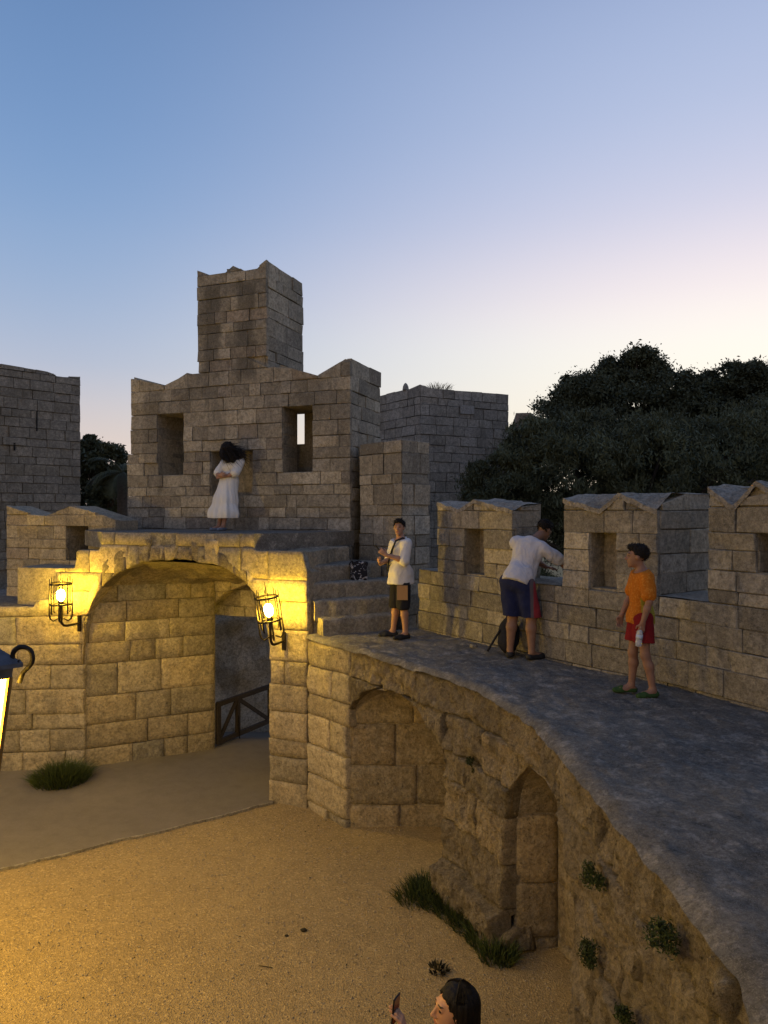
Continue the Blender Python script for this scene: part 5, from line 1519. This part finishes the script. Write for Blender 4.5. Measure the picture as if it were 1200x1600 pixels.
# ------------------------------------------------------------------ vegetation
def leaf_mat(name, c, var=.5):
    m, nt, b = new_mat(name); g = N(nt)
    pos = g.new('ShaderNodeNewGeometry').outputs['Position']
    f = g.noise(pos, 1.2, 4, .6); f2 = g.noise(pos, 14, 2, .6)
    col = g.mix(g.rng(f, .3, .7), tuple(x * (1 - var) for x in c), tuple(x * (1 + var) for x in c))
    col = g.mix(g.rng(f2, .4, .7, 0, .2), col, (c[0] * 1.4, c[1] * 1.2, c[2] * .8))
    g.ln(col, b.inputs['Base Color']); b.inputs['Roughness'].default_value = .65; b.inputs['Specular IOR Level'].default_value = .2
    return m
LEAF1 = leaf_mat('leaf_dark', (.062, .072, .042)); LEAF2 = leaf_mat('leaf_feathery', (.075, .086, .048)); BARK = plain('bark', (.06, .048, .036), .9, var=.4, vscale=12, bump=.6)
def leaves(C, n, size, droop=0.0, aspect=.45):
    """n leaf faces around clump centres C (k, 4: x y z r)"""
    k = nrg.integers(0, len(C), n)
    d = nrg.normal(size=(n, 3)); d /= np.linalg.norm(d, axis=1)[:, None]
    r = C[k, 3] * nrg.random(n) ** .42 * np.where(nrg.random(n) < .16, nrg.uniform(1.1, 2.0, n), 1.1)
    P = C[k, :3] + d * r[:, None] * np.array([1, 1, .8])
    a = nrg.normal(size=(n, 3)); a[:, 2] -= droop; a /= np.linalg.norm(a, axis=1)[:, None]
    b = np.cross(a, nrg.normal(size=(n, 3))); b /= np.linalg.norm(b, axis=1)[:, None]
    s = size * nrg.uniform(.6, 1.4, n)[:, None]
    V = np.stack([P - a * s, P + b * s * aspect, P + a * s, P - b * s * aspect], 1).reshape(-1, 3)
    return V, np.arange(n * 4).reshape(-1, 4)
def crown_clumps(c, rad, n, r, shell=.5):
    d = nrg.normal(size=(n, 3)); d /= np.linalg.norm(d, axis=1)[:, None]
    q = nrg.uniform(shell, 1, n) ** .6
    P = np.array(c) + d * q[:, None] * np.array(rad)
    return np.concatenate([P, nrg.uniform(r * .55, r * 1.25, n)[:, None]], 1)
def tree(name, label, base, C, nleaf, size, mat, droop=0., trunk_r=.28, aspect=.45, group=None):
    t = thing(name, label, 'tree', base, group)
    b = np.array(base)
    V, Fq = leaves(C, nleaf, size, droop, aspect)
    V2, F2 = leaves(np.concatenate([C[:, :3], C[:, 3:] * .7], 1), nleaf // 2, size * 1.35, droop, aspect * 1.2)
    link('crown', mesh_np('crown', np.concatenate([V, V2]) - b, np.concatenate([Fq, F2 + len(V)])), t, mat)
    mb = MB(); top = Vector(C[:, :3].mean(0) - b)
    fork = Vector((top.x * .4, top.y * .4, top.z * .5))
    mb.tube([(0, 0, -.3), fork * .5 + Vector((.1, .05, 0)), fork], [trunk_r, trunk_r * .8, trunk_r * .65], 9)
    mb.build('trunk', BARK, t, True)
    sel = nrg.choice(len(C), min(26, len(C)), replace=False)
    mb = MB()
    for i in sel:
        e = Vector(C[i, :3] - b); m_ = fork.lerp(e, .5) + Vector((rng.uniform(-.3, .3), rng.uniform(-.3, .3), .25))
        mb.tube([fork * .96, m_, e], [trunk_r * .4, trunk_r * .2, .02], 6)
    mb.build('limbs', BARK, t, True)
    return t
def P3(px, py, d): return ((px - 600) / FPX * d, d, (800 - py) / FPX * d)
# three trees beyond the parapet
c1 = np.concatenate([crown_clumps(P3(975, 650, 23), (2.05, 2.0, 1.75), 95, .42), crown_clumps(P3(900, 655, 22.5), (1.2, 1.3, 1.2), 40, .38), crown_clumps(P3(985, 585, 23), (1.0, 1.2, .65), 40, .34), crown_clumps(P3(1050, 640, 23), (1.2, 1.4, 1.2), 60, .34), crown_clumps(P3(975, 650, 23), (1.9, 1.0, 1.6), 120, .28), crown_clumps(P3(905, 640, 22.6), (1.1, 1.0, 1.1), 60, .26)])
tree('broadleaf_tree', 'tall round-topped dark tree against the glow, left one of the two tall crowns', (P3(985, 800, 23)[0], 23, -5), c1, 105000, .050, LEAF1, group='trees beyond the parapet')
c2 = np.concatenate([crown_clumps(P3(1165, 655, 24), (1.7, 1.8, 1.7), 90, .40), crown_clumps(P3(1150, 600, 24), (1.2, 1.2, .7), 40, .3), crown_clumps(P3(1240, 650, 24), (1.7, 1.7, 2.0), 70, .42), crown_clumps(P3(1090, 650, 24), (.9, .9, 1.3), 60, .3), crown_clumps(P3(1200, 590, 24), (.9, .9, .6), 40, .26)])
tree('broadleaf_tree', 'tall dark tree with open airy top at the right edge', (P3(1190, 800, 24)[0], 24, -5), c2, 95000, .050, LEAF1, group='trees beyond the parapet')
c3 = np.concatenate([crown_clumps(P3(880, 740, 17), (1.75, 1.8, 1.15), 120, .34), crown_clumps(P3(785, 755, 16.6), (.85, .9, .85), 60, .26), crown_clumps(P3(760, 790, 16.6), (.6, .8, .5), 30, .22), crown_clumps(P3(1010, 745, 17), (1.6, 1.6, 1.35), 90, .36), crown_clumps(P3(1150, 745, 17.2), (1.8, 1.6, 1.5), 100, .38), crown_clumps(P3(840, 690, 17), (.8, .9, .55), 40, .26), crown_clumps(P3(820, 840, 16.8), (1.2, 1.0, 1.2), 60, .34), crown_clumps(P3(1000, 850, 17), (1.9, 1.0, 1.2), 70, .36), crown_clumps(P3(1040, 700, 18.5), (1.7, .8, .9), 90, .36), crown_clumps(P3(930, 690, 18), (1.2, .8, .8), 60, .34), crown_clumps(P3(1180, 690, 18.5), (1.2, .8, .9), 70, .36), crown_clumps(P3(1130, 745, 20), (2.3, .8, .9), 110, .40), crown_clumps(P3(930, 770, 19), (2.4, .8, .9), 110, .40)])
tree('feathery_tree', 'broad low feathery tree filling the gap behind the parapet merlons', (P3(960, 800, 17.3)[0], 17.3, -5), c3, 150000, .055, LEAF2, droop=1.2, aspect=.22, group='trees beyond the parapet')
# dark bush and palms between the far wall and the gate front
c4 = np.concatenate([crown_clumps(P3(160, 740, 27), (.95, 1.0, 1.2), 60, .3), crown_clumps(P3(140, 700, 27.5), (.35, .6, .4), 20, .2), crown_clumps(P3(165, 800, 27), (1.3, 1, 1.2), 40, .34)])
tree('evergreen_tree', 'dark dense tree between the fortress wall and the gate front', (P3(160, 800, 27)[0], 27, -5), c4, 16000, .08, LEAF1, trunk_r=.2)
def palm(base, h, n, fl, label):
    t = thing('palm_tree', label, 'tree', base)
    mb = MB(); mb.tube([(0, 0, -.2), (.05, 0, h * .5), (0, 0, h)], [.24, .19, .2], 9); mb.build('trunk', BARK, t, True)
    for k in range(n):
        a = 2 * math.pi * k / n + rng.uniform(-.15, .15); el_ = rng.uniform(-.15, 1.25)
        d = Vector((math.cos(a), math.sin(a), 0)); pts = []
        p = Vector((0, 0, h)); e = el_
        for i in range(11):
            pts.append(p.copy()); p = p + (d * math.cos(e) + Vector((0, 0, 1)) * math.sin(e)) * fl / 10; e -= .16
        m2 = MB(); m2.tube(pts, [.025 - .002 * i for i in range(11)], 5)
        for i in range(1, 11):
            for q in (0, .5):
                c = pts[i - 1].lerp(pts[i], q); tdir = (pts[i] - pts[i - 1]).normalized(); sd = tdir.cross(Vector((0, 0, 1))).normalized()
                L = .42 * math.sin(.35 + 2.5 * i / 11)
                for sg in (-1, 1):
                    tip = c + (sd * sg * .75 + tdir * .65).normalized() * L - Vector((0, 0, .12 * L / .4)); w = tdir * .022
                    m2.add([c - w, c + w, tip], [(0, 1, 2)])
        m2.build('frond', LEAF1, t)
px_ = P3(196, 720, 25)
palm((px_[0] - .1, 25, -5), 6.35, 16, 1.5, 'palm whose frond tips show just left of the gate front')
# weeds on the rim of the far tower
def tuft(name, label, base, n, h, spread, mat, lean=(0, 0), w=.006, group=None, cat='plant', kind=None):
    V, F = [], []
    for i in range(n):
        a = rng.uniform(0, 6.28); r = spread * math.sqrt(rng.random()); x, y = r * math.cos(a), r * math.sin(a)
        L = h * rng.uniform(.5, 1.1) * (1 - .4 * r / spread); bx, by = rng.uniform(-.5, .5) * L + lean[0] * L + x * .5, rng.uniform(-.5, .5) * L + lean[1] * L + y * .5
        t = rng.uniform(0, 3.14); wx_, wy_ = math.cos(t) * w, math.sin(t) * w
        k = len(V)
        V += [(x - wx_, y - wy_, 0), (x + wx_, y + wy_, 0), (x + bx * .4 - wx_ * .8, y + by * .4 - wy_ * .8, L * .6), (x + bx * .4 + wx_ * .8, y + by * .4 + wy_ * .8, L * .6), (x + bx, y + by, L * .95)]
        F += [(k, k + 1, k + 3, k + 2), (k + 2, k + 3, k + 4)]
    o = link(name, mesh(name, V, F), None, mat); o.location = base
    return tag(o, label, cat, group, kind)
GR = leaf_mat('grass_green', (.05, .07, .02)); DRY = leaf_mat('dry_weed', (.10, .085, .045)); WEED = leaf_mat('weed_green', (.05, .07, .02))
tuft('weeds', 'dry weeds sprouting on the rim of the far dark tower', (FT.at(FT.l[1] + .75, -.3).x, FT.at(FT.l[1] + .75, -.3).y, FT.z_of(685, 606)), 150, .32, .42, DRY, w=.008)
b0 = ray_ground(98, 1222)
tuft('bush', 'low round green bush at the foot of the wall left of the gateway', (b0.x, b0.y - .05, zg(*b0)), 1500, .42, .40, WEED, w=.007)
# grass along the foot of the arcade wall
gp = [(655, 1405, .26), (690, 1412, .26), (718, 1428, .26), (742, 1448, .25), (762, 1472, .22), (778, 1497, .18), (668, 1390, .2)]
V_, F_ = [], []
for (px, py, sp) in gp:
    g0 = ray_ground(px, py); o = tuft('grass_tmp', 'x x x x', (0, 0, 0), 420, .24, sp, GR, w=.005)
    me = o.data; k = len(V_); V_ += [(v.co.x + g0.x, v.co.y + g0.y, v.co.z + zg(*g0)) for v in me.vertices]; F_ += [tuple(i + k for i in p.vertices) for p in me.polygons]
    bpy.data.objects.remove(o)
tag(link('grass', mesh('grass', V_, F_), None, GR), 'green grass growing along the foot of the arcade wall', kind='stuff')
WALLP = leaf_mat('wall_plant_leaf', (.035, .05, .016))
# plants rooted in the wall
for (px, py, n, h, lb) in ((745, 1192, 70, .13, 'tiny green plant in a joint between the two blind arches'), (950, 1372, 160, .20, 'green plant in the wall just right of the nearer blind arch'), (940, 1490, 150, .20, 'green plant low on the wall below the nearer arch plant'), (1066, 1466, 170, .18, 'green plant high on the wall near the walk\'s edge'), (1000, 1588, 110, .16, 'dark green plant on the wall at the bottom edge')):
    u = CP.u_of(px); q = CP.at(u, .10); z = (800 - py) / FPX * q.y
    nrm = CP.segn[CP.seg(u)]
    k_ = max(5, n // 14)
    C_ = np.array([[rng.gauss(0, h * .17), rng.gauss(0, h * .17), rng.gauss(0, h * .22), h * .2] for _ in range(k_)])
    Vp, Fp = leaves(C_, n * 5, .012, .6, .35)
    for c4 in C_:
        s_ = np.array([0.004, 0, 0]); e4 = c4[:3]; k4 = len(Vp)
        Vp = np.concatenate([Vp, np.array([-s_, s_, e4 + s_ * .5, e4 - s_ * .5])]); Fp = np.concatenate([Fp, [[k4, k4 + 1, k4 + 2, k4 + 3]]])
    o = link('wall_plant', mesh_np('wall_plant', Vp, Fp), None, WALLP); o.location = (q.x, q.y, z)
    tag(o, lb, 'plant', 'plants growing in the arcade wall')
# litter on the gravel
def clod(px, py, r, label):
    g0 = ray_ground(px, py); V = []; n = 9
    for i in range(6):
        for k in range(n):
            a = 2 * math.pi * k / n; th = math.pi * i / 5
            q = Vector((math.sin(th) * math.cos(a), math.sin(th) * math.sin(a) * .7, math.cos(th) * .5)); q *= r * (1 + .5 * mnoise.noise(q * 2 + Vector((px, 0, 0))))
            V.append((q.x, q.y, q.z + r * .3))
    o = link('clod', mesh('clod', V, [(i * n + k, (i + 1) * n + k, (i + 1) * n + (k + 1) % n, i * n + (k + 1) % n) for i in range(5) for k in range(n)]), None, plain('clod_dark', (.03, .026, .016), .9) if 'clod_dark' not in bpy.data.materials else bpy.data.materials['clod_dark'])
    o.location = (g0.x, g0.y, zg(*g0)); tag(o, label, 'clod', 'dark clods on the gravel')
clod(475, 1455, .035, 'larger dark clod in the middle of the gravel'); clod(448, 1463, .022, 'small dark clod left of the larger one on the gravel')
g0 = ray_ground(685, 1516)
tuft('leaf_litter', 'dark scrap of dry leaves on gravel near the grass', (g0.x, g0.y, zg(*g0)), 60, .07, .09, leaf_mat('dead_leaf', (.03, .028, .015)), w=.012)
g0 = ray_ground(405, 1510)
mb = MB(); mb.tube([(0, 0, .008), (.06, -.02, .012), (.13, -.03, .008)], .004, 5); o = mb.build('twig', plain('twig_dark', (.05, .04, .02), .9)); o.location = (g0.x, g0.y, zg(*g0)); tag(o, 'thin dark twig lying on the gravel', 'twig')
# pale stone on the walk
d_ = -WZ * FPX / (1012 - 800); mb = MB(); mb.lathe([(.01, 0), (.05, .005), (.055, .03), (.035, .055), (.008, .06)], n=7); o = mb.build('loose_stone', M['parapet_top'])
o.location = ((740 - 600) / FPX * d_, d_, WZ + .005); o.scale = (1.1, .8, .8); tag(o, 'small pale stone lying on the walk at the parapet foot', 'stone')

Vl, Fl = [], []
for i in range(260):
    x_, y_ = rng.uniform(-6, 1.2), rng.uniform(4.2, 10.8)
    if y_ > 8 and x_ > -.2: continue
    s_ = rng.uniform(.008, .02); a_ = rng.uniform(0, 6.28); z_ = gfun(x_, y_)[2] + .012; k = len(Vl)
    for dx, dy in ((-1, 0), (0, -.45), (1, 0), (0, .45)):
        Vl.append((x_ + s_ * (dx * math.cos(a_) - dy * math.sin(a_)), y_ + s_ * (dx * math.sin(a_) + dy * math.cos(a_)), z_ + rng.uniform(-.004, .006)))
    Fl.append((k, k + 1, k + 2, k + 3))
tag(link('litter', mesh('litter', Vl, Fl), None, bpy.data.materials['dead_leaf']), 'dry leaf bits scattered on the gravel', kind='stuff')
